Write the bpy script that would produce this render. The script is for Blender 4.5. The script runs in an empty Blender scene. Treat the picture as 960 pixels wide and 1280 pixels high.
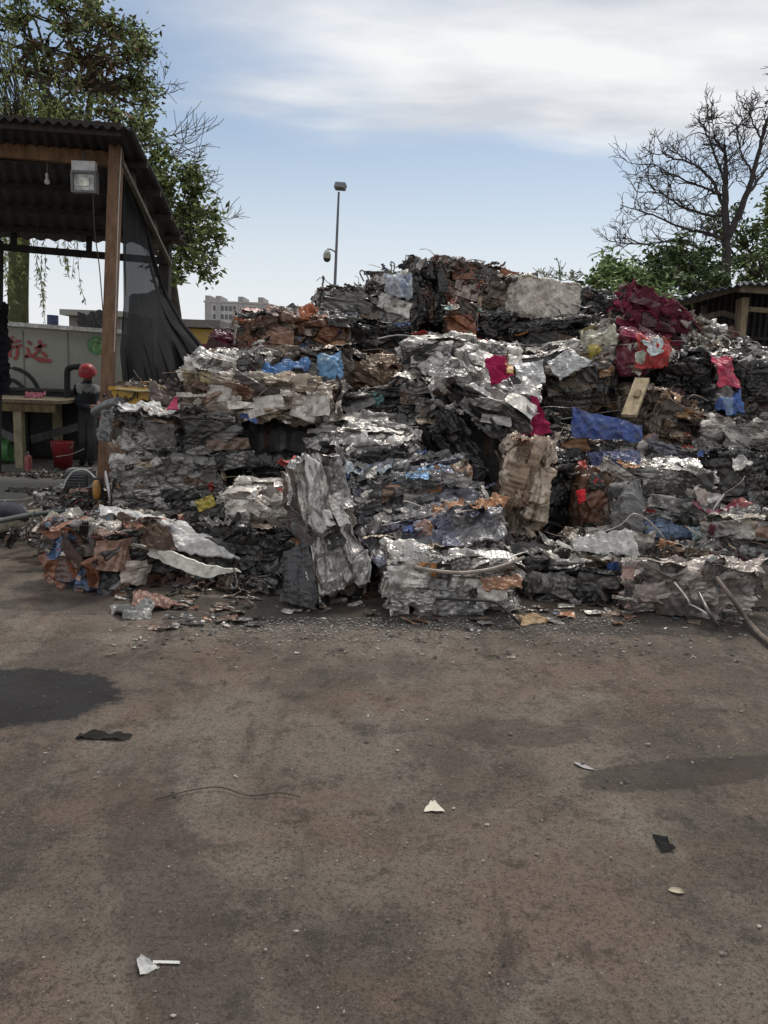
import bpy, bmesh, math, random
import numpy as np
from mathutils import Vector, Matrix, Euler
R = math.radians
S = bpy.context.scene
COL = S.collection

# ------------------------------------------------------------------ camera
F = 1005.0                       # focal length in photo pixels (photo 960 x 1280)
EYE = Vector((0, 0, 1.6))
PITCH, ROLL = R(9.6), R(2.0)
cam_d = bpy.data.cameras.new('camera'); cam = bpy.data.objects.new('camera', cam_d); COL.objects.link(cam)
cam_d.sensor_fit = 'VERTICAL'; cam_d.sensor_height = 36.0; cam_d.lens = 36.0 * F / 1280
cam_d.clip_start = 0.05; cam_d.clip_end = 3000
CR = Matrix.Rotation(R(90) - PITCH, 3, 'X') @ Matrix.Rotation(ROLL, 3, 'Z')
cam.matrix_world = Matrix.Translation(EYE) @ CR.to_4x4()
S.camera = cam

# ------------------------------------------------------------------ sky and sun
SUN_EL, SUN_AZ = R(58), R(20)    # azimuth from +Y towards +X
W = bpy.data.worlds.new('World'); S.world = W; W.use_nodes = True
nt = W.node_tree; nt.nodes.clear(); L = nt.links
def wn(t, **k):
    n = nt.nodes.new(t)
    for a, b in k.items(): setattr(n, a, b)
    return n
def mth(op, a, b=None, clamp=False):
    n = wn('ShaderNodeMath', operation=op); n.use_clamp = clamp
    for i, v in enumerate((a, b)):
        if v is None: continue
        if isinstance(v, (int, float)): n.inputs[i].default_value = v
        else: L.new(v, n.inputs[i])
    return n.outputs[0]
sky = wn('ShaderNodeTexSky', sky_type='NISHITA'); sky.sun_disc = False
sky.sun_elevation = SUN_EL; sky.sun_rotation = SUN_AZ
sky.air_density = 1.0; sky.dust_density = 1.2; sky.ozone_density = 1.6
geo = wn('ShaderNodeTexCoord'); sep = wn('ShaderNodeSeparateXYZ'); L.new(geo.outputs['Generated'], sep.inputs[0])
zz = mth('MAXIMUM', sep.outputs[2], 0.0)
den = mth('ADD', zz, 0.12)
cx = mth('DIVIDE', sep.outputs[0], den); cy = mth('DIVIDE', sep.outputs[1], den)
cmb = wn('ShaderNodeCombineXYZ'); L.new(cx, cmb.inputs[0]); L.new(cy, cmb.inputs[1])
n1 = wn('ShaderNodeTexNoise'); n1.inputs['Scale'].default_value = 1.15; n1.inputs['Detail'].default_value = 7; n1.inputs['Roughness'].default_value = .5; n1.inputs['Distortion'].default_value = .35
mp = wn('ShaderNodeMapping'); mp.inputs['Scale'].default_value = (.6, 1.25, 1); mp.inputs['Location'].default_value = (3.1, 1.2, 0); mp.inputs['Rotation'].default_value = (0, 0, R(12))
L.new(cmb.outputs[0], mp.inputs[0]); L.new(mp.outputs[0], n1.inputs['Vector'])
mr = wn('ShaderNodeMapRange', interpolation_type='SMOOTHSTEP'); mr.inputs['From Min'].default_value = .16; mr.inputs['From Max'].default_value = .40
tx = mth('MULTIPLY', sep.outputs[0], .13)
bk_y = mth('MULTIPLY', mth('MAXIMUM', mth('MULTIPLY', sep.outputs[1], -1.0), 0.0), .5)  # extra cloud added behind the camera to raise the ambient light
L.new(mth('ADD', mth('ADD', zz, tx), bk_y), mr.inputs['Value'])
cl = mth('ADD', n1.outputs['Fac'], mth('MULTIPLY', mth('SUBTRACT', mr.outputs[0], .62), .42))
mr2 = wn('ShaderNodeMapRange', interpolation_type='SMOOTHSTEP'); mr2.inputs['From Min'].default_value = .40; mr2.inputs['From Max'].default_value = .66
L.new(cl, mr2.inputs['Value'])
n2 = wn('ShaderNodeTexNoise'); n2.inputs['Scale'].default_value = 2.6; n2.inputs['Detail'].default_value = 5
L.new(mp.outputs[0], n2.inputs['Vector'])
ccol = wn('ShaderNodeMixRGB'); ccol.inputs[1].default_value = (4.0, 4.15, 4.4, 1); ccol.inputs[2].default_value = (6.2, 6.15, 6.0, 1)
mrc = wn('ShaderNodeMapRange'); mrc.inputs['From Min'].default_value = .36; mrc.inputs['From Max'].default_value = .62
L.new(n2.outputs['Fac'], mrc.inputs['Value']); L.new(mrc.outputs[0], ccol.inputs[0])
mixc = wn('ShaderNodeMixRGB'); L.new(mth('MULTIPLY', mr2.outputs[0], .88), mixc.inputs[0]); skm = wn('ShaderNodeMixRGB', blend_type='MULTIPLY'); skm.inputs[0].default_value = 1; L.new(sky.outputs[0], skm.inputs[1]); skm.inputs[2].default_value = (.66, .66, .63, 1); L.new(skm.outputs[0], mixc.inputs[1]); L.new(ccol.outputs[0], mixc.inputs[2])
# thin high veil near the horizon
mh = wn('ShaderNodeMapRange', interpolation_type='SMOOTHSTEP'); mh.inputs['From Min'].default_value = 0.0; mh.inputs['From Max'].default_value = .31; mh.inputs['To Min'].default_value = .97; mh.inputs['To Max'].default_value = .06
L.new(zz, mh.inputs['Value'])
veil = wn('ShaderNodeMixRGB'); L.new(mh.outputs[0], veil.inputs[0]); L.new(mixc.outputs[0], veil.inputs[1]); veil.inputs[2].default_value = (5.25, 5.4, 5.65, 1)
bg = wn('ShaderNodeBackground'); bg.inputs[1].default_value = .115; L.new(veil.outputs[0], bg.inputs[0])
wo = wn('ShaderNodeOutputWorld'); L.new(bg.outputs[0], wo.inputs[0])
sd = bpy.data.lights.new('sun', 'SUN'); sd.energy = 1.5; sd.angle = R(12); sd.color = (1, .93, .84)
sun = bpy.data.objects.new('sun', sd); COL.objects.link(sun)
sv = Vector((math.sin(SUN_AZ) * math.cos(SUN_EL), math.cos(SUN_AZ) * math.cos(SUN_EL), math.sin(SUN_EL)))
sun.rotation_euler = (-sv).to_track_quat('-Z', 'Y').to_euler(); sun.location = (0, 0, 30)
S.view_settings.view_transform = 'Standard'; S.view_settings.look = 'None'; S.view_settings.gamma = 1
S.view_settings.exposure = 0.50
S.render.engine = 'CYCLES'
S.cycles.use_denoising = True
S.cycles.max_bounces = 5; S.cycles.diffuse_bounces = 3; S.cycles.transparent_max_bounces = 12

# ------------------------------------------------------------------ pixel -> world
def ray(px, py):
    return CR @ Vector(((px - 480) / F, (640 - py) / F, -1))
def P(px, py, Y):
    d = ray(px, py); return EYE + d * (Y / d.y)
def G(px, py, z=0.0):
    d = ray(px, py); return EYE + d * ((z - EYE.z) / d.z)

# ------------------------------------------------------------------ numpy noise
_rng = np.random.RandomState(7)
_LAT = _rng.rand(32, 32, 32).astype(np.float32)
def vn(p, f=1.0, o=0.0):
    q = np.asarray(p, dtype=np.float64) * f + o
    i = np.floor(q).astype(int); t = q - i; t = t * t * (3 - 2 * t); i &= 31; j = (i + 1) & 31
    x0, y0, z0 = i.T; x1, y1, z1 = j.T; a, b, c = t.T
    g = _LAT
    return ((g[x0,y0,z0]*(1-a)+g[x1,y0,z0]*a)*(1-b)+(g[x0,y1,z0]*(1-a)+g[x1,y1,z0]*a)*b)*(1-c) + \
           ((g[x0,y0,z1]*(1-a)+g[x1,y0,z1]*a)*(1-b)+(g[x0,y1,z1]*(1-a)+g[x1,y1,z1]*a)*b)*c
def fbm(p, f=1.0, o=0.0, n=3):
    s = 0; a = .5
    for k in range(n): s = s + a * (vn(p, f * 2**k, o + 7.3 * k) - .5) * 2; a *= .5
    return s
def ridge(p, f, o=0.0):
    return 1 - np.abs(vn(p, f, o) - .5) * 2.4

# ------------------------------------------------------------------ mesh accumulator
class MB:
    def __init__(s): s.V = []; s.Fc = []; s.C = []; s.n = 0; s.S = []
    def add(s, V, faces, col=(.5, .5, .5, 0), smooth=False):
        V = np.asarray(V, float).reshape(-1, 3); s.V.append(V)
        if isinstance(faces, np.ndarray): faces = (faces + s.n).tolist()
        else: faces = [[i + s.n for i in f] for f in faces]
        s.Fc += faces
        col = np.asarray(col, float)
        if col.ndim == 1: col = np.tile(col if len(col) == 4 else np.append(col, 0), (len(faces), 1))
        s.C.append(col); s.S += [smooth] * len(faces); s.n += len(V)
        return s
    def grid(s, Pt, col=(.5, .5, .5, 0), smooth=False, closed=False):
        Pt = np.asarray(Pt, float); a, b = Pt.shape[:2]
        i = np.arange(a - 1)[:, None]; nb = b if closed else b - 1; j = np.arange(nb)[None, :]
        j2 = (j + 1) % b
        f = np.stack([i * b + j, i * b + j2, (i + 1) * b + j2, (i + 1) * b + j], -1).reshape(-1, 4)
        return s.add(Pt.reshape(-1, 3), f, col, smooth)
    def box(s, c, size, col=(.5, .5, .5, 0), M=None):
        x, y, z = [v / 2 for v in size]
        V = np.array([[i, j, k] for i in (-x, x) for j in (-y, y) for k in (-z, z)])
        if M is not None: V = V @ np.array(M).T
        V = V + np.array(c)
        return s.add(V, [[0,1,3,2],[4,6,7,5],[0,4,5,1],[2,3,7,6],[0,2,6,4],[1,5,7,3]], col)
    def bar(s, a, b, w, h=None, col=(.5, .5, .5, 0)):
        a = Vector(a); b = Vector(b); d = b - a; q = d.to_track_quat('X', 'Z').to_matrix()
        return s.box((a + b) / 2, (d.length, w, h or w), col, q)
    def tube(s, pts, r, col=(.5, .5, .5, 0), n=6, smooth=True, cap=True):
        pts = np.array([tuple(p) for p in pts], float); m = len(pts)
        r = np.broadcast_to(np.asarray(r, float), (m,))
        T = np.gradient(pts, axis=0); T /= np.linalg.norm(T, axis=1)[:, None] + 1e-9
        up = np.array([0, 0, 1.0]) if abs(T[0][2]) < .9 else np.array([1.0, 0, 0])
        U = np.cross(T, up); 
        bad = np.linalg.norm(U, axis=1) < 1e-3; U[bad] = [0, 1, 0]
        U /= np.linalg.norm(U, axis=1)[:, None]
        Vv = np.cross(T, U)
        a = np.linspace(0, 2 * np.pi, n, endpoint=False)
        ring = pts[:, None] + r[:, None, None] * (np.cos(a)[None, :, None] * U[:, None] + np.sin(a)[None, :, None] * Vv[:, None])
        s.grid(ring, col, smooth, closed=True)
        if cap:
            s.add(ring[0], [list(range(n))[::-1]], col); s.add(ring[-1], [list(range(n))], col)
        return s
    def lathe(s, prof, o=(0, 0, 0), n=20, col=(.5, .5, .5, 0), M=None, smooth=True):
        a = np.linspace(0, 2 * np.pi, n, endpoint=False)
        Q = np.array([[[r * math.cos(t), r * math.sin(t), z] for t in a] for r, z in prof])
        if M is not None: Q = Q @ np.array(M).T
        return s.grid(Q + np.array(o), col, smooth, closed=True)
    def build(s, name, mat, parent=None, loc=None, rot=None):
        me = bpy.data.meshes.new(name)
        V = np.concatenate(s.V); me.vertices.add(len(V)); me.vertices.foreach_set('co', V.astype(np.float32).ravel())
        ln = np.array([len(f) for f in s.Fc]); st = np.concatenate([[0], np.cumsum(ln)[:-1]])
        me.loops.add(int(ln.sum())); me.loops.foreach_set('vertex_index', np.concatenate([np.asarray(f) for f in s.Fc]).astype(np.int32) if len(set(ln)) > 1 else np.array(s.Fc, np.int32).ravel())
        me.polygons.add(len(ln)); me.polygons.foreach_set('loop_start', st.astype(np.int32)); me.polygons.foreach_set('loop_total', ln.astype(np.int32))
        me.polygons.foreach_set('use_smooth', np.array(s.S, bool))
        at = me.attributes.new('Col', 'FLOAT_COLOR', 'FACE'); at.data.foreach_set('color', np.concatenate(s.C).astype(np.float32).ravel())
        me.update(calc_edges=True); me.validate()
        me.materials.append(mat)
        o = bpy.data.objects.new(name, me); COL.objects.link(o)
        if parent is not None: o.parent = parent
        if loc is not None: o.location = loc
        if rot is not None: o.rotation_euler = rot
        return o
def tag(o, label=None, cat=None, group=None, kind=None):
    if label: o['label'] = label
    if cat: o['category'] = cat
    if group: o['group'] = group
    if kind: o['kind'] = kind
    return o
def empty(name, loc, label, cat, group=None, rot=(0, 0, 0)):
    o = bpy.data.objects.new(name, None); COL.objects.link(o); o.location = loc; o.rotation_euler = rot; o.empty_display_size = .1
    return tag(o, label, cat, group)
def adopt(child, root):            # parent keeping the world-space mesh coordinates
    child.parent = root; child.matrix_parent_inverse = Matrix.Translation(root.location).inverted() if tuple(root.rotation_euler) == (0, 0, 0) else root.matrix_basis.inverted()
    return child

# ------------------------------------------------------------------ materials
def mat(name, base=None, rough=.7, metal=0.0, vary=.25, nscale=6, bump=.2, bscale=60, grime=0.0, grime_col=(.05, .04, .03), spec=.4, alpha=None, usecol=False, ao=False, coord='Object', stretch=(1, 1, 1), rust=0.0, rough_var=.15):
    m = bpy.data.materials.new(name); m.use_nodes = True; t = m.node_tree; N = t.nodes; K = t.links
    b = N['Principled BSDF']; tc = N.new('ShaderNodeTexCoord'); mp = N.new('ShaderNodeMapping'); mp.inputs['Scale'].default_value = stretch
    K.new(tc.outputs[coord], mp.inputs[0])
    def noise(sc, det=5, ro=.6):
        n = N.new('ShaderNodeTexNoise'); n.inputs['Scale'].default_value = sc; n.inputs['Detail'].default_value = det; n.inputs['Roughness'].default_value = ro
        K.new(mp.outputs[0], n.inputs['Vector']); return n.outputs['Fac']
    def mrg(v, a, bb, c, d):
        n = N.new('ShaderNodeMapRange'); n.inputs[1].default_value = a; n.inputs[2].default_value = bb; n.inputs[3].default_value = c; n.inputs[4].default_value = d
        K.new(v, n.inputs[0]); return n.outputs[0]
    if usecol:
        a = N.new('ShaderNodeAttribute'); a.attribute_name = 'Col'; csrc = a.outputs['Color']
        K.new(a.outputs['Alpha'], b.inputs['Metallic'])
    else:
        rgb = N.new('ShaderNodeRGB'); rgb.outputs[0].default_value = (*base, 1); csrc = rgb.outputs[0]; b.inputs['Metallic'].default_value = metal
    f = noise(nscale)
    hv = N.new('ShaderNodeMixRGB'); hv.blend_type = 'MULTIPLY'; hv.inputs[0].default_value = 1
    K.new(csrc, hv.inputs[1])
    v = mrg(f, .3, .7, 1 - vary, 1 + vary); cc = N.new('ShaderNodeCombineColor')
    for i in range(3): K.new(v, cc.inputs[i])
    K.new(cc.outputs[0], hv.inputs[2]); out = hv.outputs[0]
    if rust > 0:
        rm = mrg(noise(nscale * .8, 6, .7), .56, .68, 0, rust)
        x = N.new('ShaderNodeMixRGB'); K.new(rm, x.inputs[0]); K.new(out, x.inputs[1]); x.inputs[2].default_value = (.11, .055, .03, 1); out = x.outputs[0]
    if grime > 0:
        gm = mrg(noise(nscale * 2.3, 8, .75), .42, .66, 0, grime)
        x = N.new('ShaderNodeMixRGB'); K.new(gm, x.inputs[0]); K.new(out, x.inputs[1]); x.inputs[2].default_value = (*grime_col, 1); out = x.outputs[0]
    K.new(out, b.inputs['Base Color'])
    K.new(mrg(noise(nscale * 1.7), .3, .7, max(.05, rough - rough_var), min(1, rough + rough_var)), b.inputs['Roughness'])
    b.inputs['Specular IOR Level'].default_value = spec
    if bump > 0:
        bn = N.new('ShaderNodeBump'); bn.inputs['Strength'].default_value = bump; bn.inputs['Distance'].default_value = .01
        K.new(noise(bscale, 6, .65), bn.inputs['Height']); K.new(bn.outputs[0], b.inputs['Normal'])
    if alpha is not None: b.inputs['Alpha'].default_value = alpha
    return m
M_SCRAP = mat('scrap_metal', rough=.36, vary=.35, nscale=9, bump=.22, bscale=45, grime=.45, grime_col=(.035, .03, .026), usecol=True, rust=.4, spec=.6)
M_CLEAN = mat('painted_sheet', rough=.42, vary=.28, nscale=7, bump=.4, bscale=40, grime=.7, grime_col=(.075, .066, .056), usecol=True, spec=.5)
M_PLAIN = mat('plain_coloured', rough=.7, vary=.22, nscale=8, bump=.25, bscale=60, grime=.25, usecol=True)
M_CLOTH = mat('cloth', rough=.95, vary=.2, nscale=12, bump=.4, bscale=150, usecol=True, spec=.1)
M_WOOD = mat('weathered_wood', rough=.85, vary=.35, nscale=5, bump=.4, bscale=30, grime=.4, usecol=True, stretch=(3, 3, 1), spec=.2)
M_BRIGHT = mat('bare_aluminium', rough=.46, vary=.30, nscale=7, bump=.2, bscale=45, grime=.45, grime_col=(.08, .075, .07), usecol=True, rust=.12, spec=.5)
M_LEAF = mat('leaf', rough=.55, vary=.3, nscale=1.2, bump=0, usecol=True, spec=.35)
M_BARK = mat('bark', rough=.95, vary=.35, nscale=9, bump=.6, bscale=25, usecol=True, spec=.1)
M_RUBBLE = mat('rubble', rough=.75, vary=.45, nscale=7, bump=.7, bscale=40, grime=.6, grime_col=(.02, .018, .016), usecol=True, rust=.3)
M_BUILD = mat('plaster', rough=.9, vary=.12, nscale=.6, bump=.1, bscale=8, grime=.2, grime_col=(.12, .11, .1), usecol=True, spec=.2)
M_NET = mat('shade_net', rough=.95, vary=.2, nscale=3, bump=.2, bscale=200, usecol=True, alpha=.91, spec=.1)

# ------------------------------------------------------------------ crushed-metal generators
PAL = {   # rgb, metalness, weight
 'silver': [((.64,.64,.64),.6,4),((.48,.48,.49),.65,3),((.30,.30,.31),.4,1.5),((.78,.77,.75),.2,2),((.06,.06,.06),.1,1.5),((.16,.10,.06),.1,.5)],
 'bright': [((.54,.54,.54),.6,5),((.42,.42,.43),.65,2.8),((.64,.63,.62),.4,1.8),((.30,.30,.31),.5,1.1),((.08,.08,.08),.1,.4)],
 'accent': [((.42,.05,.05),0,2),((.06,.13,.40),0,2),((.45,.20,.06),0,2),((.50,.42,.10),0,.8),((.62,.62,.60),0,2.4),((.12,.30,.32),0,.8),((.45,.06,.16),0,1),((.34,.28,.20),0,2)],
 'grey':   [((.26,.26,.26),.4,3),((.17,.17,.17),.3,3),((.40,.40,.40),.4,1.6),((.05,.05,.05),.1,2),((.16,.11,.08),.1,.8),((.58,.57,.55),.2,.5)],
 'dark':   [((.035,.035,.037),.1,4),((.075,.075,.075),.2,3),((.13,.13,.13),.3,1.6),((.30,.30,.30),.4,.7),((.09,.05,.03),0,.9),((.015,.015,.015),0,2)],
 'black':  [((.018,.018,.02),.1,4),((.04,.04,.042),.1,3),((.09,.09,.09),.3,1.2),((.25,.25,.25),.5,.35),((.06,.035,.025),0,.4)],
 'rust':   [((.12,.065,.04),0,3),((.19,.085,.045),0,2),((.07,.045,.032),0,3),((.30,.13,.06),0,.7),((.11,.10,.095),.2,1.8),((.03,.028,.026),0,1.6),((.26,.21,.17),.1,.8)],
 'orange': [((.30,.125,.07),0,3),((.15,.08,.055),0,3),((.30,.10,.10),0,1),((.10,.16,.30),0,.8),((.5,.46,.42),.1,.8),((.36,.22,.165),0,1.8),((.10,.06,.05),0,2),((.12,.14,.19),.2,.6),((.45,.40,.36),.1,.6),((.04,.035,.03),0,1.2)],
 'tan':    [((.40,.35,.29),.1,3),((.30,.24,.18),.1,3),((.52,.49,.45),.2,2),((.18,.13,.09),0,1.6),((.17,.08,.05),0,.7),((.07,.06,.05),0,1.1),((.34,.28,.14),0,.5)],
 'bronze': [((.27,.19,.135),.2,3),((.40,.31,.24),.2,2),((.20,.13,.09),.1,2.4),((.50,.46,.40),.3,1.2),((.10,.075,.06),0,1.2),((.26,.13,.07),0,.2)],
 'white':  [((.68,.66,.63),.05,4),((.52,.50,.48),.1,2.4),((.30,.28,.27),.2,1.4),((.08,.07,.07),0,1.6),((.22,.15,.11),0,1),((.42,.36,.22),0,.4)],
 'pinkgrey':[((.44,.40,.38),.1,3),((.32,.28,.27),.1,2.4),((.36,.24,.22),0,1.1),((.20,.18,.17),.2,2),((.55,.52,.50),.1,1.4),((.06,.055,.05),0,1.4),((.20,.23,.25),.1,.6)],
 'slate':  [((.20,.20,.21),.25,4),((.13,.13,.14),.2,2),((.15,.16,.24),.2,1.5),((.36,.35,.34),.2,1.1),((.38,.19,.09),0,.6),((.05,.05,.05),0,1.4),((.42,.36,.28),0,.6)],
 'blue':   [((.07,.16,.40),.1,3),((.12,.28,.52),.1,2),((.05,.10,.24),.1,1.6),((.30,.36,.42),.1,.8),((.05,.05,.05),0,.8)],
 'magenta':[((.17,.028,.055),0,3),((.24,.05,.09),0,1.6),((.10,.025,.04),0,2.4),((.17,.11,.12),0,1.4),((.05,.035,.04),0,1.6),((.30,.26,.25),0,.5)],
 'brown':  [((.14,.11,.085),0,3),((.20,.16,.12),0,2),((.09,.07,.055),0,2),((.26,.15,.07),0,.6),((.05,.045,.04),0,2),((.30,.27,.24),.1,.6)],
 'beige':  [((.46,.43,.39),0,4),((.38,.35,.32),0,3),((.52,.50,.46),0,1),((.28,.16,.09),0,.3)],
 'mixed':  [((.10,.10,.10),.2,3),((.26,.25,.24),.2,2.4),((.42,.41,.39),.2,1.3),((.20,.13,.10),0,1.2),((.14,.20,.32),0,.4),((.34,.08,.08),0,.3),((.36,.32,.26),0,.8),((.03,.03,.03),0,2)],
}
def pick(pal, n, rs):
    p = PAL[pal]; w = np.array([q[2] for q in p], float); w /= w.sum()
    k = rs.choice(len(p), n, p=w)
    c = np.array([[*q[0], q[1]] for q in p])[k]
    c[:, :3] *= rs.uniform(.72, 1.28, (n, 1)) * np.array([1.03, .985, .93])
    return c
def seeds_near(p, sd, an):
    """nearest and second nearest seed, chunked"""
    q = p * an; s = sd * an
    d = ((q[:, None] - s[None]) ** 2).sum(-1); i = np.argpartition(d, 1, axis=1)[:, :2]
    r = np.arange(len(q)); d1 = d[r, i[:, 0]]; d2 = d[r, i[:, 1]]; sw = d2 < d1
    i1 = np.where(sw, i[:, 1], i[:, 0]); return i1, np.sqrt(np.minimum(d1, d2)), np.sqrt(np.maximum(d1, d2))
def crumple(p, rs, amp, f):
    """sum of sharp random folds"""
    s = 0
    for k in range(5):
        n = rs.normal(size=3); n /= np.linalg.norm(n); ff = f * (1.0 + .75 * k)
        ph = p @ n * ff + rs.rand() * 9 + 1.3 * fbm(p, f * .45, rs.rand() * 50, 2)
        s = s + (np.abs((ph % 1) - .5) * 4 - 1) / (1 + .8 * k)
    return s * amp * .5
def sheet(rs, w, h, cell, fold=.03, bend=0.0, taper=True, foldf=None):
    """a torn, creased metal sheet in its own xy plane, its edges running ragged"""
    a = max(4, int(w / cell)); b = max(4, int(h / cell)); a = min(a, 46); b = min(b, 46)
    u, v = np.meshgrid(np.linspace(-.5, .5, a + 1), np.linspace(-.5, .5, b + 1), indexing='ij')
    o = rs.rand() * 90
    U = np.stack([u.ravel() * 3, v.ravel() * 3, np.full(u.size, o)], -1)
    r1 = fbm(U, 1.1, o, 3).reshape(u.shape); r2 = fbm(U, 1.1, o + 31, 3).reshape(u.shape)
    tp = 1 + (rs.uniform(-.5, .3) * (u + .5) if taper else 0)
    x = u * w * (1 + .16 * r1); y = v * h * tp * (1 + .16 * r2)
    p = np.stack([x.ravel(), y.ravel(), np.zeros(x.size)], -1)
    z = crumple(p, rs, fold, foldf or 2.2 / max(.08, min(w, h) * 1.6)).reshape(x.shape) + fold * .5 * fbm(p, 18, o, 2).reshape(x.shape)
    if bend:
        z = z + bend * (x / w * 2) ** 2 * w * .25
    # a folded-over lip along one edge
    if rs.rand() < .5:
        k = rs.uniform(.28, .42); e = np.clip(v - k, 0, 1) / max(.01, .5 - k); z = z + e * rs.choice([-1, 1]) * .12 * h; y = y - e * .08 * h
    return np.stack([x, y, z], -1)
def frame_from(nrm, rs, tilt, axis):
    """matrix whose z is about nrm, x about axis"""
    n = Vector(nrm) + Vector(rs.normal(size=3)) * tilt; n.normalize()
    x = Vector(axis) + Vector(rs.normal(size=3)) * .25; x = (x - n * x.dot(n)).normalized(); y = n.cross(x)
    return np.array([[x.x, y.x, n.x], [x.y, y.y, n.y], [x.z, y.z, n.z]])
def wiggle(rs, a, b, amp, n=9):
    a = np.array(a, float); b = np.array(b, float); t = np.linspace(0, 1, n)[:, None]
    p = a * (1 - t) + b * t; L_ = np.linalg.norm(b - a)
    for k in (1, 2, 3): p = p + rs.normal(size=3) * amp * L_ / k * np.sin(t * np.pi * k + rs.rand() * .6) 
    return p
def facepoint(rs, w, d, h):
    """random point on the front/top/sides of a box and its normal"""
    ar = np.array([w * h * 1.6, w * d * 1.2, d * h, d * h, w * h * .2]); k = rs.choice(5, p=ar / ar.sum())
    u, v = rs.uniform(-.5, .5, 2)
    if k == 0: return np.array([u * w, -d / 2, v * h]), np.array([0, -1., 0])
    if k == 1: return np.array([u * w, v * d, h / 2]), np.array([0, 0, 1.])
    if k == 2: return np.array([-w / 2, u * d, v * h]), np.array([-1., 0, 0])
    if k == 3: return np.array([w / 2, u * d, v * h]), np.array([1., 0, 0])
    return np.array([u * w, d / 2, v * h]), np.array([0, 1., 0])

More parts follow.
